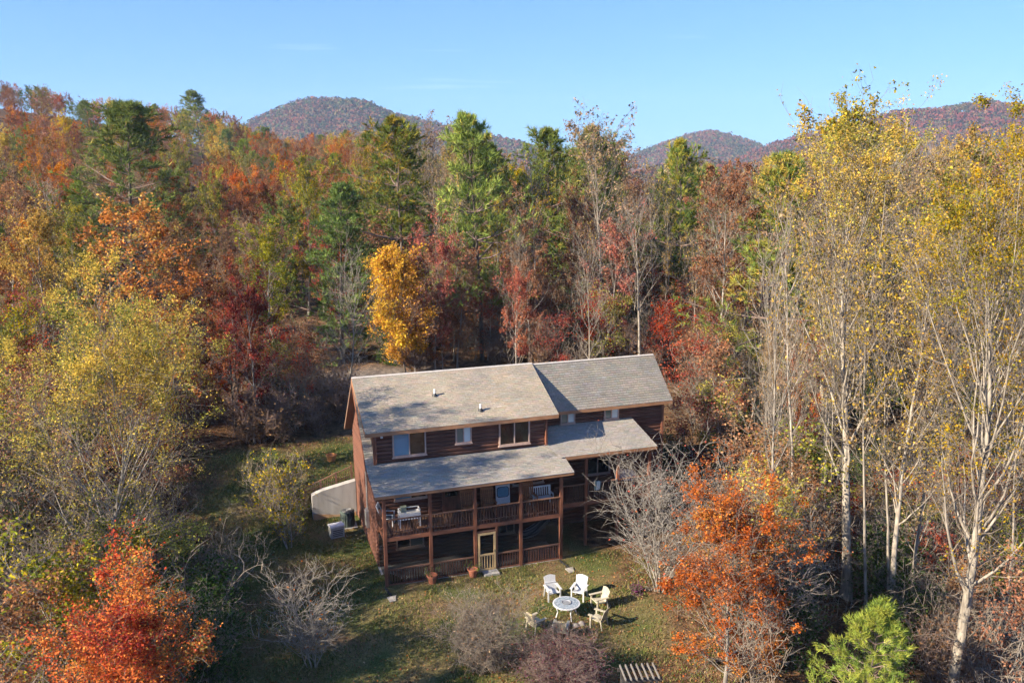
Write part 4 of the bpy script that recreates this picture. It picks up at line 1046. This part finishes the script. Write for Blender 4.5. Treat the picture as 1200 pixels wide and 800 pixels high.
# main floor and lower floor openings behind the porches
window(body, .88, 2.53, VW, 3.42, 4.55, ('glass_blue', 'glass_dark'))
window(body, 7.05, 8.75, VW, 3.42, 4.55, ('glass_dark', 'glass_dark'))
window(body, 6.25, 7.15, VW, .85, 1.85, ('glass_dark', 'glass_dark'))
window(body, .9, 2.3, VW, .85, 1.95, ('glass_dark', 'glass_grey'))
dd = MB().box(3.3, 4.25, VW - .10, VW, 2.5, 4.55).build('door', M['trim'], body); MB().box(3.45, 4.1, VW - .115, VW - .1, 3.3, 4.4).build('pane', M['glass_dark'], dd)
# right wing
wing = MB().prism([(V2, -.3), (V2, 6.62), (VR, 8.60), (RV, 6.62), (RV, -.3)], L1 + .02, L2W).build('right_wing_wall', M['core'], house)
siding(wing, L1, L2W, V2, 0.0, 6.62)
MB().box(L2W - .07, L2W + .07, V2 - .10, V2 + .06, 0, 6.64).build('corner_board', M['trim'], wing)
window(wing, 10.40, 11.26, V2, 5.86, 6.60, ('glass_grey', 'glass_white'))
window(wing, 13.00, 13.89, V2, 5.86, 6.60, ('glass_grey', 'glass_white'))
window(wing, 11.9, 13.4, V2, 2.75, 4.1, ('glass_dark', 'glass_dark'))
RE, RT, R1, R2 = (3.50, 6.70), (VR, 8.84), L1 + .3, L2W + .4
wroof = slab('right_wing_roof', R1, R2, RE, RT, .15, house)
shingles(wroof, lambda t: (R1, R2 + .02), RE, RT, 5, tone=(0.275, 0.255, 0.225), expo=.155, tabw=.32)
MB().box(R1, R2, RE[0] - .026, RE[0] - .001, RE[1] - .19, RE[1]).build('fascia', M['fascia'], wroof)
MB().prism([(VR - .09, 8.82), (VR, 8.88), (VR + .12, 8.80), (VR, 8.86)], OR_ + .05, R2).build('ridge_cap', M['drip'], wroof)
MB().prism([RE, (RE[0], RE[1] - .19), (VR, 8.65), RT], R2 + .001, R2 + .026).build('rake_board', M['trimh'], wroof)
wrear = slab('right_wing_rear_roof', R1, R2, (8.30, 6.68), (VR, 8.81), .15, house)
shingles(wrear, lambda t: (R1, R2), (8.30, 6.68), (VR, 8.81), 6)
PE2 = (.83, 5.11)
wp = slab('right_porch_roof', OR_ + .03, 14.7, PE2, (V2, 5.82), .12, house)
shingles(wp, lambda t: (OR_ - .3 - .9*t, 14.72), PE2, (V2, 5.82), 7, tone=(0.27, 0.25, 0.225))
slab('valley', L1 + .1, OR_ + .03, (2.0, 5.36), (V2, 5.80), .12, wp)
MB().box(OR_ + .03, 14.7, PE2[0] - .028, PE2[0] - .001, PE2[1] - .17, PE2[1]).build('fascia', M['fascia'], wp)
MB().prism([PE2, (PE2[0], PE2[1] - .17), (V2, 5.64), (V2, 5.81)], 14.702, 14.727).build('rake_board', M['trimh'], wp)
MB().box(L1, 14.55, 1.02, 1.18, 4.80, 4.97).build('beam', M['trimh'], wp)
wd = MB().box(L1 + .08, 14.55, 1.04, 1.085, 2.25, 2.47)
for k in range(9): wd.box(L1 + .5 + k*.6, L1 + .54 + k*.6, 1.09, V2 - .06, 2.27, 2.475)
wd = wd.build('right_deck', M['trimh'], house)
b2 = MB().box(0, 14.55 - L1 - .09, 0, .137, 0, .028).mesh('deck_board', M['deckwood'])
for k in range(20): link('deck_board', b2, wd, (L1 + .09, 1.06 + k*.141, 2.478))
RP = (10.75, 12.57, 14.4)
for u in RP: MB().box(u - .07, u + .07, 1.03, 1.17, -.1, 4.80).build('post', M['trim'], wd)
for a, b in zip((L1,) + RP[:-1], RP): railing(wd, a + .075, b - .075, 1.06, 2.36, 3.46, 12)
# gutters, lights
MB().tube([(L1 - .05, VW - .14, 6.85), (L1 - .05, VW - .16, DB + .12)], .04).build('downspout', M['trim'], dormer)
MB().tube([(.06, VW - .16, 6.85), (.06, VW - .16, DB + .10)], .04).build('downspout', M['trim'], dormer)
MB().box(.30, .40, VW - .16, VW - .05, 6.72, 6.84).build('floodlight', M['white'], dormer)
MB().tube([(-.10, 4.6, 5.0), (-.10, 4.6, 2.2)], .05).build('conduit', M['metal'], body)
MB().box(-.22, -.06, 4.35, 4.85, 1.2, 2.1).build('meter_box', M['metal'], body)
MB().box(4.7, 5.45, -.62, -.15, -.05, .10).build('door_step', M['concrete'], house)
MB().tube([(8.80, -.1, 2.3), (8.80, -.1, .3)], .035).build('downspout', M['trim'], deck)

# ------------------------------------------------------------------ things on the porch and in the yard
def hl(u, v, w=0.0): x, y = h2w(u, v); return (x, y, w)
M['chairwood'] = wood('rocker_wood', (0.36, 0.15, 0.07), var=.25)
M['cream'] = plain('cream_plastic', (0.40, 0.36, 0.27), rough=.55)
M['terracotta'] = plain('terracotta', (0.34, 0.12, 0.07), rough=.85)
M['green_metal'] = plain('condenser_green', (0.075, 0.10, 0.09), rough=.5)
M['pale_blue'] = plain('pale_blue', (0.16, 0.33, 0.46), rough=.5)
M['pink_cloth'] = plain('pink_cloth', (0.55, 0.42, 0.44), rough=.9)
M['orange_tub'] = plain('orange_plastic', (0.60, 0.25, 0.09), rough=.6)
M['floral'] = noisy('floral_cushion', (0.18, 0.20, 0.07), (0.62, 0.50, 0.34), scale=9, rough=.95, c2=(0.55, 0.42, 0.12))
M['mosaic'] = noisy('table_mosaic', (0.12, 0.16, 0.21), (0.34, 0.38, 0.43), scale=14, rough=.4, detail=2)
M['stone'] = noisy('fieldstone', (0.16, 0.15, 0.14), (0.36, 0.33, 0.30), scale=4, rough=.95, bump=.4)

def rocking_chair(u, v, rz, label, group=None):
    e = empty('rocking_chair', hl(u, v, 2.508), HA + rz)
    for s in (-.27, .27):
        MB().tube([(s, -.42, .035), (s, -.15, .02), (s, .15, .022), (s, .46, .075)], .02, 5).build('rocker', M['chairwood'], e)
        MB().box(s - .022, s + .022, -.27, -.225, .03, .60).build('leg', M['chairwood'], e)
        MB().bar((s, .20, .03), (s, .36, 1.12), .045).build('back_post', M['chairwood'], e)
        MB().box(s - .045, s + .045, -.31, .26, .60, .63).build('armrest', M['chairwood'], e)
    for k in range(6): MB().box(-.27, .27, -.27 + k*.085, -.195 + k*.085, .40, .42).build('seat_slat', M['chairwood'], e)
    for k in range(5): MB().bar((-.18 + k*.09, .245, .44), (-.18 + k*.09, .345, 1.02), .06, .015).build('back_slat', M['chairwood'], e)
    MB().bar((-.27, .36, 1.07), (.27, .36, 1.07), .03, .12).build('top_rail', M['chairwood'], e)
    e.scale = (1.12, 1.12, 1.15)
    tag(e, label, 'chair', group)
rocking_chair(4.42, 1.0, .12, 'brown wooden rocking chair on the upper porch by the front door')
rocking_chair(5.42, 1.0, -.05, 'brown wooden rocking chair next to the white board with blue square')
rocking_chair(7.60, 1.0, .05, 'brown wooden rocking chair next to the white porch bench')
# white bench
e = empty('porch_bench', hl(8.35, 1.25, 2.508), HA)
for s in (-.55, .55):
    MB().box(s - .03, s + .03, -.28, -.22, 0, .62).build('leg', M['white'], e); MB().bar((s, .22, 0), (s, .30, .92), .06).build('back_leg', M['white'], e)
    MB().box(s - .035, s + .035, -.30, .24, .60, .635).build('armrest', M['white'], e)
for k in range(4): MB().box(-.52, .52, -.26 + k*.12, -.16 + k*.12, .40, .43).build('seat_slat', M['white'], e)
for k in range(9): MB().bar((-.48 + k*.12, .235, .45), (-.48 + k*.12, .285, .86), .05, .02).build('back_slat', M['white'], e)
MB().bar((-.58, .295, .90), (.58, .295, .90), .03, .08).build('top_rail', M['white'], e)
tag(e, 'white slatted bench at the end of the upper porch', 'bench')
# board with blue square
e = empty('white_board', hl(6.48, 1.95, 2.508), HA); e.rotation_euler[0] = R(-3)
MB().box(-.38, .38, -.02, .02, .06, 1.08).build('panel', M['white'], e)
pr = []
for cx_, cz_, a0 in ((.17, .82, 0), (-.17, .82, 90), (-.17, .56, 180), (.17, .56, 270)):
    for k in range(5): a = R(a0 + k*22.5); pr.append((cx_ + .12*math.cos(a), cz_ + .12*math.sin(a)))
MB().prism([(a*1.12, (b - .69)*1.12 + .69) for a, b in pr], -.026, -.02, 'y').build('rim', M['darkmetal'], e)
MB().prism(pr, -.034, -.026, 'y').build('blue_inset', M['pale_blue'], e)
for s in (-.3, .3): MB().box(s - .03, s + .03, -.05, .05, 0, .06).build('foot', M['white'], e)
tag(e, 'white upright board with a blue rounded square on the upper porch', 'board')
# white rack table
e = empty('porch_table', hl(1.38, 1.0, 2.508), HA)
MB().box(-.52, .52, -.24, .24, .66, .70).build('tabletop', M['white'], e)
MB().box(-.52, .52, -.25, -.235, .40, .655).build('front_panel', M['white'], e)
for s in (-.49, .49):
    for t in (-.21, .21): MB().box(s - .025, s + .025, t - .025, t + .025, 0, .66).build('leg', M['white'], e)
    MB().box(s - .02, s + .02, -.22, .22, .84, .87).build('side_rail', M['white'], e)
    for t in (-.21, .21): MB().box(s - .018, s + .018, t - .018, t + .018, .70, .84).build('upright', M['white'], e)
MB().box(-.5, .5, .20, .23, .84, .87).build('back_rail', M['white'], e)
tag(e, 'white potting table on the upper porch under the left window', 'table')
e = MB().box(-.13, .13, -.1, .1, 0, .24).box(-.15, .15, -.12, .12, .24, .27).build('storage_box', plain('sage_box', (.22, .25, .20)), None, hl(1.12, 1.1, 3.21), (0, 0, HA)); tag(e, 'small grey green lidded box on the white potting table', 'box')
# white lounge chair by the left post
e = empty('lounge_chair', hl(.42, 1.45, 2.508), HA + R(70))
MB().box(-.28, .28, -.3, .3, .34, .38).build('seat', M['white'], e); MB().bar((0, .27, .38), (0, .52, 1.05), .56, .04).build('backrest', M['white'], e)
MB().box(-.22, .22, -.26, .2, .385, .47).build('cushion', plain('navy_cloth', (.03, .04, .06)), e)
for s in (-.27, .27):
    for t in (-.27, .27): MB().box(s - .025, s + .025, t - .025, t + .025, 0, .34).build('leg', M['white'], e)
    MB().box(s - .03, s + .03, -.3, .32, .58, .61).build('armrest', M['white'], e); MB().box(s - .02, s + .02, -.28, -.24, .34, .58).build('arm_post', M['white'], e)
tag(e, 'white armchair with dark seat cushion at the left end of the upper porch', 'chair')
# right porch: pale covered table, towel on the rail
e = empty('covered_table', hl(13.65, 2.4, 2.508), HA)
MB().lathe([(.04, 0), (.04, .70)], 8).build('leg', M['darkmetal'], e); MB().lathe([(.50, .70), (.50, .72)], 20).build('tabletop', M['white'], e)
g = MB(); n = 28
g.add([(0, 0, .728)] + [((.52 + .02*(k % 2))*math.cos(6.2832*k/n), (.52 + .02*(k % 2))*math.sin(6.2832*k/n), .726) for k in range(n)] + [((.56 + .05*(k % 2))*math.cos(6.2832*k/n), (.56 + .05*(k % 2))*math.sin(6.2832*k/n), .45) for k in range(n)],
      [(0, 1 + k, 1 + (k+1) % n) for k in range(n)] + [(1 + k, 1 + n + k, 1 + n + (k+1) % n, 1 + (k+1) % n) for k in range(n)])
g.build('tablecloth', M['pink_cloth'], e)
tag(e, 'round table under a pale pink cloth on the right porch', 'table')
e = MB().box(-.17, .17, -.088, -.074, -.42, .004).box(-.17, .17, -.088, .066, .005, .02).box(-.17, .17, .054, .068, -.3, .004).build('towel', noisy('towel_stripe', (.12, .22, .20), (.62, .66, .62), scale=2.2, rough=.95, stretch=(6, 1, .4), lo=.45, hi=.55), None, hl(11.35, 1.06, 3.462), (0, 0, HA)); tag(e, 'green and white towel hanging over the right porch rail', 'towel')
# hammock in the lower porch
g = MB(); V, F = [], []
nu, nv = 16, 8
for i in range(nu + 1):
    t = i / nu
    for j in range(nv + 1):
        s = j / nv - .5; wdt = .18 + .75 * math.sin(math.pi * t) ** .7
        V.append((6.95 + 1.75*t, 1.0 + s*wdt, 1.0 + .75*t - .35*math.sin(math.pi*t) + .35*(2*s)**2*math.sin(math.pi*t)))
F = [(i*(nv+1)+j, (i+1)*(nv+1)+j, (i+1)*(nv+1)+j+1, i*(nv+1)+j+1) for i in range(nu) for j in range(nv)]
e = empty('hammock', (HX, HY, 0), HA)
g.add(V, F).build('bed', noisy('hammock_stripe', (.08, .11, .16), (.50, .53, .58), scale=3, rough=.95, stretch=(.3, 7, .3), lo=.45, hi=.55), e, smooth=True)
MB().tube([(6.82, .3, 2.2), (6.95, 1.0, 1.0)], .012, 4).tube([(8.7, 1.0, 1.75), (8.8, 1.2, 2.25)], .012, 4).build('rope', M['white'], e)
tag(e, 'striped hammock slung inside the screened lower porch', 'hammock')

# retaining wall with fence
e = empty('retaining_wall', (HX, HY, 0), HA)
MB().prism([(-2.55, -.3), (-.08, -.3), (-.08, 2.10), (-2.0, 1.72), (-2.55, 1.5)], 9.02, 9.44, 'y').build('wall', M['concrete'], e)
MB().prism([(-2.52, -.2), (-.12, -.2), (-.12, .26), (-1.2, .20), (-2.52, .42)], 9.012, 9.02, 'y').build('clay_stain', M['clay_stain'], e)
tag(e, 'pale concrete retaining wall joining the rear corner of the house', 'wall')
e = empty('picket_fence', (HX, HY, 0), HA)
pts = [(-.2, 2.12, 2.80), (-1.1, 1.92, 2.50), (-2.0, 1.73, 2.15), (-2.9, 1.45, 1.86)]
for (a, b, c), (a2, b2, c2) in zip(pts[:-1], pts[1:]):
    MB().bar((a, 9.56, c), (a2, 9.56, c2), .06, .05).build('top_rail', M['deckwood'], e)
    MB().bar((a, 9.56, b + .12), (a2, 9.56, b2 + .12), .05, .05).build('lower_rail', M['deckwood'], e)
for (a, b, c) in pts: MB().box(a - .045, a + .045, 9.515, 9.605, b - .3, c + .05).build('post', M['deckwood'], e)
pk = MB().box(-.016, .016, -.012, .012, 0, .62).mesh('picket', M['deckwood'])
for k in range(24):
    a = -.28 - k * .11; zc = np.interp(-a, [-p[0] for p in pts], [p[2] for p in pts])
    link('picket', pk, e, (a, 9.528, zc - .64))
tag(e, 'low brown picket fence on top of the retaining wall', 'fence')

# air conditioner and generator box
x, y, _ = hl(-.78, 7.75); e = empty('air_conditioner', (x, y, gz(x, y) - .02), HA)
MB().box(-.5, .5, -.5, .5, -.05, .06).build('pad', M['concrete'], e)
MB().lathe([(.38, .062), (.38, .82), (.40, .84), (.40, .90), (.34, .92)], 20).build('casing', M['green_metal'], e, smooth=False)
for k in range(20): a = 6.2832*k/20; MB().box(-.008, .008, -.012, .012, .08, .80).build('fin', M['darkmetal'], e, (.388*math.cos(a + .157), .388*math.sin(a + .157), 0), (0, 0, a))
t = MB().lathe([(.33, .921), (.33, .93)], 20).build('top_grille', M['darkmetal'], e)
for r in (.12, .2, .28): MB().lathe([(r, .931), (r, .945), (r + .018, .945), (r + .018, .931)], 20, cap=False).build('grille_ring', M['metal'], t)
MB().lathe([(.07, .931), (.07, .96)], 10).build('hub', M['metal'], t)
tag(e, 'round dark green air conditioner unit by the house wall', 'air conditioner')
x, y, _ = hl(-1.55, 6.45); e = empty('utility_box', (x, y, gz(x, y) - .02), HA + .2)
MB().box(-.36, .36, -.24, .24, 0, .62).build('cabinet', plain('pale_grey_box', (.40, .40, .38)), e)
MB().box(-.39, .39, -.27, .27, .622, .70).build('lid', M['white'], e)
for k in range(4): MB().box(-.28, .28, -.252, -.24, .12 + k*.1, .16 + k*.1).build('louvre', M['darkmetal'], e)
tag(e, 'pale grey utility box with white lid near the round air conditioner', 'box')
# pots
def pot(u, v, seed, label):
    x, y, _ = hl(u, v); e = empty('flower_pot', (x, y, gz(x, y) - .01), 0)
    MB().lathe([(.16, 0), (.23, .36), (.26, .36), (.265, .44), (.235, .44), (.22, .38)], 14).build('pot', M['terracotta'], e)
    tm, cm = gen_decid(seed, .6, .1, .22, 6, 60, 25, 4, 3, 160, .07, GRN, 'round', tr=.006, bark='twig', twr=.003, stems=4, sides=3, lspread=.03)
    link('plant', cm, e, (0, 0, .36))['kind'] = 'stuff'; tag(e, label, 'flower pot')
pot(2.12, -.38, 401, 'terracotta flower pot in front of a porch post left of the screen door')
pot(4.16, -.36, 402, 'terracotta flower pot right beside the screen door step')
# drain pipes off the corners
def drain(u, v, label):
    x, y, _ = hl(u, v); e = empty('drain_pipe', (x, y, gz(x, y)), HA)
    g = MB()
    for k in range(7): g.tube([(.02*k, -.12*k, .07), (.02*k + .01, -.12*k - .08, .07)], .062 if k % 2 else .05, 8)
    g.build('pipe', M['darkmetal'], e)
    MB().add([(-.08, -.85, .02), (.34, -.80, .02), (.26, -1.25, .015), (-.02, -1.28, .015), (-.08, -.85, .07), (.34, -.80, .07), (.26, -1.25, .03), (-.02, -1.28, .03)], [(0,3,2,1),(4,5,6,7),(0,1,5,4),(1,2,6,5),(2,3,7,6),(3,0,4,7)]).build('splash_block', M['stone'], e)
    tag(e, label, 'pipe')
drain(-.12, -.3, 'black drain pipe with white splash block at the left porch post')
drain(8.75, -.35, 'black drain pipe with white splash block at the right porch post')
x, y, _ = hl(-.9, 13.5); e = MB().lathe([(.22, 0), (.30, .38), (.33, .40), (.33, .44), (.29, .44), (.24, .1)], 14).build('tub', M['orange_tub'], None, (x, y, gz(x, y) - .01)); tag(e, 'orange plastic tub on the grass behind the house corner', 'tub')

# fire pit circle
M['resin'] = plain('white_resin', (0.47, 0.48, 0.50), rough=.5, var=.06)
def table_round(u, v):
    x, y, _ = hl(u, v); e = empty('patio_table', (x, y, gz(x, y)), 0)
    MB().lathe([(.05, .60), (.57, .60), (.61, .61), (.61, .645), (.55, .65)], 32).build('rim', M['resin'], e)
    MB().lathe([(.545, .651), (.545, .657)], 32).build('tabletop', M['mosaic'], e)
    MB().lathe([(.2, .658), (.22, .69), (.20, .69), (.17, .665)], 20).build('bowl', M['metal'], e)
    for k in range(4): a = k*1.571 + .4; MB().tube([(.5*math.cos(a), .5*math.sin(a), .60), (.42*math.cos(a), .42*math.sin(a), .3), (.52*math.cos(a), .52*math.sin(a), 0)], .025, 6).build('leg', M['white'], e)
    tag(e, 'round mosaic topped patio table in the ring of garden chairs', 'table')
    return x, y
cxt, cyt = table_round(7.05, -5.30)
def adirondack(u, v, m, label, cushion=None, hb=.98, rzx=0.0):
    x, y, _ = hl(u, v); rz = math.atan2(cyt - y, cxt - x) + math.pi/2 + rzx
    e = empty('garden_chair', (x, y, gz(x, y)), rz); e.scale = (.93, .93, .95)        # front of the chair is local -y
    MB().prism([(-.30, .42), (-.28, .44), (.26, .36), (.26, .33), (-.28, .40)], -.27, .27).build('seat', m, e)
    n = 7
    back = MB()
    for k in range(n):
        s = -.27 + .54 * k / (n-1); top = hb + .08 * math.cos(s / .27 * 1.3)
        MB().bar((s*.82, .24, .34), (s, .24 + (top - .34) * .30, top), .078, .022).build('back_slat', m, e)
    MB().bar((-.30, .33, .70), (.30, .33, .70), .03, .05).build('back_rail', m, e)
    for s in (-.31, .31):
        MB().box(s - .03, s + .03, -.30, -.23, 0, .60).build('leg', m, e)
        MB().bar((s, .33, .0), (s, .22, .60), .05).build('back_leg', m, e)
        MB().box(s - .065, s + .065, -.38, .34, .602, .632).build('armrest', m, e)
    if cushion:
        MB().prism([(-.27, .45), (-.25, .51), (.20, .44), (.20, .38)], -.24, .24).build('seat_cushion', cushion, e)
        MB().bar((0, .215, .46), (0, .37, .95), .46, .07).build('back_cushion', cushion, e)
    tag(e, label, 'chair')
adirondack(7.05, -3.62, M['resin'], 'white high backed garden chair facing the lawn, near the right porch post')
adirondack(8.22, -4.02, M['resin'], 'white high backed garden chair right of the other white one')
adirondack(8.72, -5.15, M['cream'], 'cream garden chair in the ring, side on to the bare tree', None, .90)
adirondack(8.05, -6.55, M['cream'], 'cream garden chair in the ring with its back to the purplish thicket', None, .88)
adirondack(5.35, -5.98, M['cream'], 'garden chair with floral cushion next to the fine brown shrub', M['floral'], .86)
adirondack(6.18, -6.80, M['cream'], 'garden chair with floral cushion close to the purplish thicket', M['floral'], .86)
for k, (u, v) in enumerate(((6.75, -6.1), (7.1, -6.25), (7.4, -6.2), (6.5, -6.0))):
    x, y, _ = hl(u, v); rs = np.random.RandomState(k)
    g = MB().lathe([(.05, 0), (.15 + .03*rs.rand(), .05), (.13, .13), (.05, .17)], 7, (0, 0, -.02)); tag(g.build('stone', M['stone'], None, (x, y, gz(x, y)), (0, 0, rs.rand()*6)), 'small grey stone on the ground beside the patio table', 'stone', 'stones by the patio table')
x, y, _ = hl(10.8, -4.6); tm, cm = gen_decid(405, .5, .05, .32, 8, 65, 25, 5, 4, 900, .06, [((.22, .05, .16), 3), ((.12, .04, .10), 2), ((.06, .09, .03), 2)], 'round', tr=.006, bark='twig', twr=.003, stems=5, sides=3, lspread=.03)
e = empty('flower_clump', (x, y, gz(x, y)), 0); link('stems', tm, e); link('flowers', cm, e); tag(e, 'clump of purple flowers under the copper orange oak', 'flowers')
# slatted garden arbour
x, y = 4.45, 26.85; e = empty('garden_arbour', (x, y, gz(x, y)), R(6))
zt = 2.0 - gz(x, y)
M['oldwood'] = wood('weathered_wood', (0.05, 0.045, 0.042), var=.3); M['greywood'] = wood('grey_wood', (0.17, 0.155, 0.14), var=.2)
for s in (-.55, .55):
    for t in (-.32, .32): MB().box(s - .045, s + .045, t - .045, t + .045, -.1, zt - .16).build('post', M['oldwood'], e)
for t in (-.34, .34): MB().box(-.72, .72, t - .03, t + .03, zt - .16, zt - .03).build('beam', M['oldwood'], e)
for k in range(7): MB().box(-.62 + k*.2, -.58 + k*.2, -.46, .46, zt - .03, zt + .04).build('slat', M['greywood'], e)
tag(e, 'dark garden arbour with pale slats on top at the lawn edge', 'arbour')

# ------------------------------------------------------------------ fallen leaves and grass (nobody could count them)
def scatter(n, u0, u1, v0, v1, rs):
    U = rs.uniform(u0, u1, n); Vv = rs.uniform(v0, v1, n)
    X = HX + U*cA - Vv*sA; Y = HY + U*sA + Vv*cA
    ok = ~((U > -.1) & (U < 16.7) & (Vv > -.1) & (Vv < 9.7)) & ~((U > -2.6) & (U < 0) & (Vv > 8.95) & (Vv < 9.3))
    return X[ok], Y[ok], U[ok], Vv[ok]
rs = np.random.RandomState(5)
X, Y, U, Vv = scatter(75000, -18, 20, -16, 26, rs)
dens = 0.25 + .5 * sst(8, 13, U) + .5 * sst(-6, -9, Vv) + 0.6 * sst(-.2, .7, np.sin(X*.5 + 1) * np.sin(Y*.42) + .5 * np.sin(X*1.3 - Y))
keep = rs.rand(len(X)) < dens; X, Y = X[keep], Y[keep]; n = len(X)
g = Geo(); N = nrm(np.stack([rs.randn(n)*.45, rs.randn(n)*.45, np.ones(n)], 1))
g.leaves(np.stack([X, Y, ground_z(X, Y) + .03], 1), N, rs.randn(n, 3), .085 * (.6 + .8*rs.rand(n)), pick_cols(n, ORG[1:2] + COPP + TAN + BRN + RUST, rs) * .8, 0)
tag(link('fallen_leaves', g.mesh('fallen_leaves', [M['litter']])), 'fallen brown and orange leaves strewn over the lawn', 'leaves', kind='stuff')
X, Y, U, Vv = scatter(60000, -10, 13, -12, 17, rs)
wobn = np.sin(X*.8 + 2) * np.sin(Y*.7) + .6 * np.sin(X*2.1 - Y*1.3)
keep = rs.rand(len(X)) < sst(-.7, .6, wobn) * .9 + .1; X, Y = X[keep], Y[keep]; n = len(X)
g = Geo(); P = np.repeat(np.stack([X, Y, ground_z(X, Y) - .01], 1), 2, 0) + rs.randn(n*2, 3) * np.array([.03, .03, 0])
g.blades(P, np.stack([rs.randn(n*2)*.5, rs.randn(n*2)*.5, np.ones(n*2)], 1), .10 + .12*rs.rand(n*2), np.full(n*2, .03), pick_cols(n*2, [((.085, .12, .03), 3), ((.14, .15, .045), 3), ((.24, .19, .08), 4), ((.05, .085, .02), 1.5)], rs), 0, rs)
tag(link('grass', g.mesh('grass', [M['litter']])), 'patchy green and straw coloured grass of the yard', 'grass', kind='stuff')
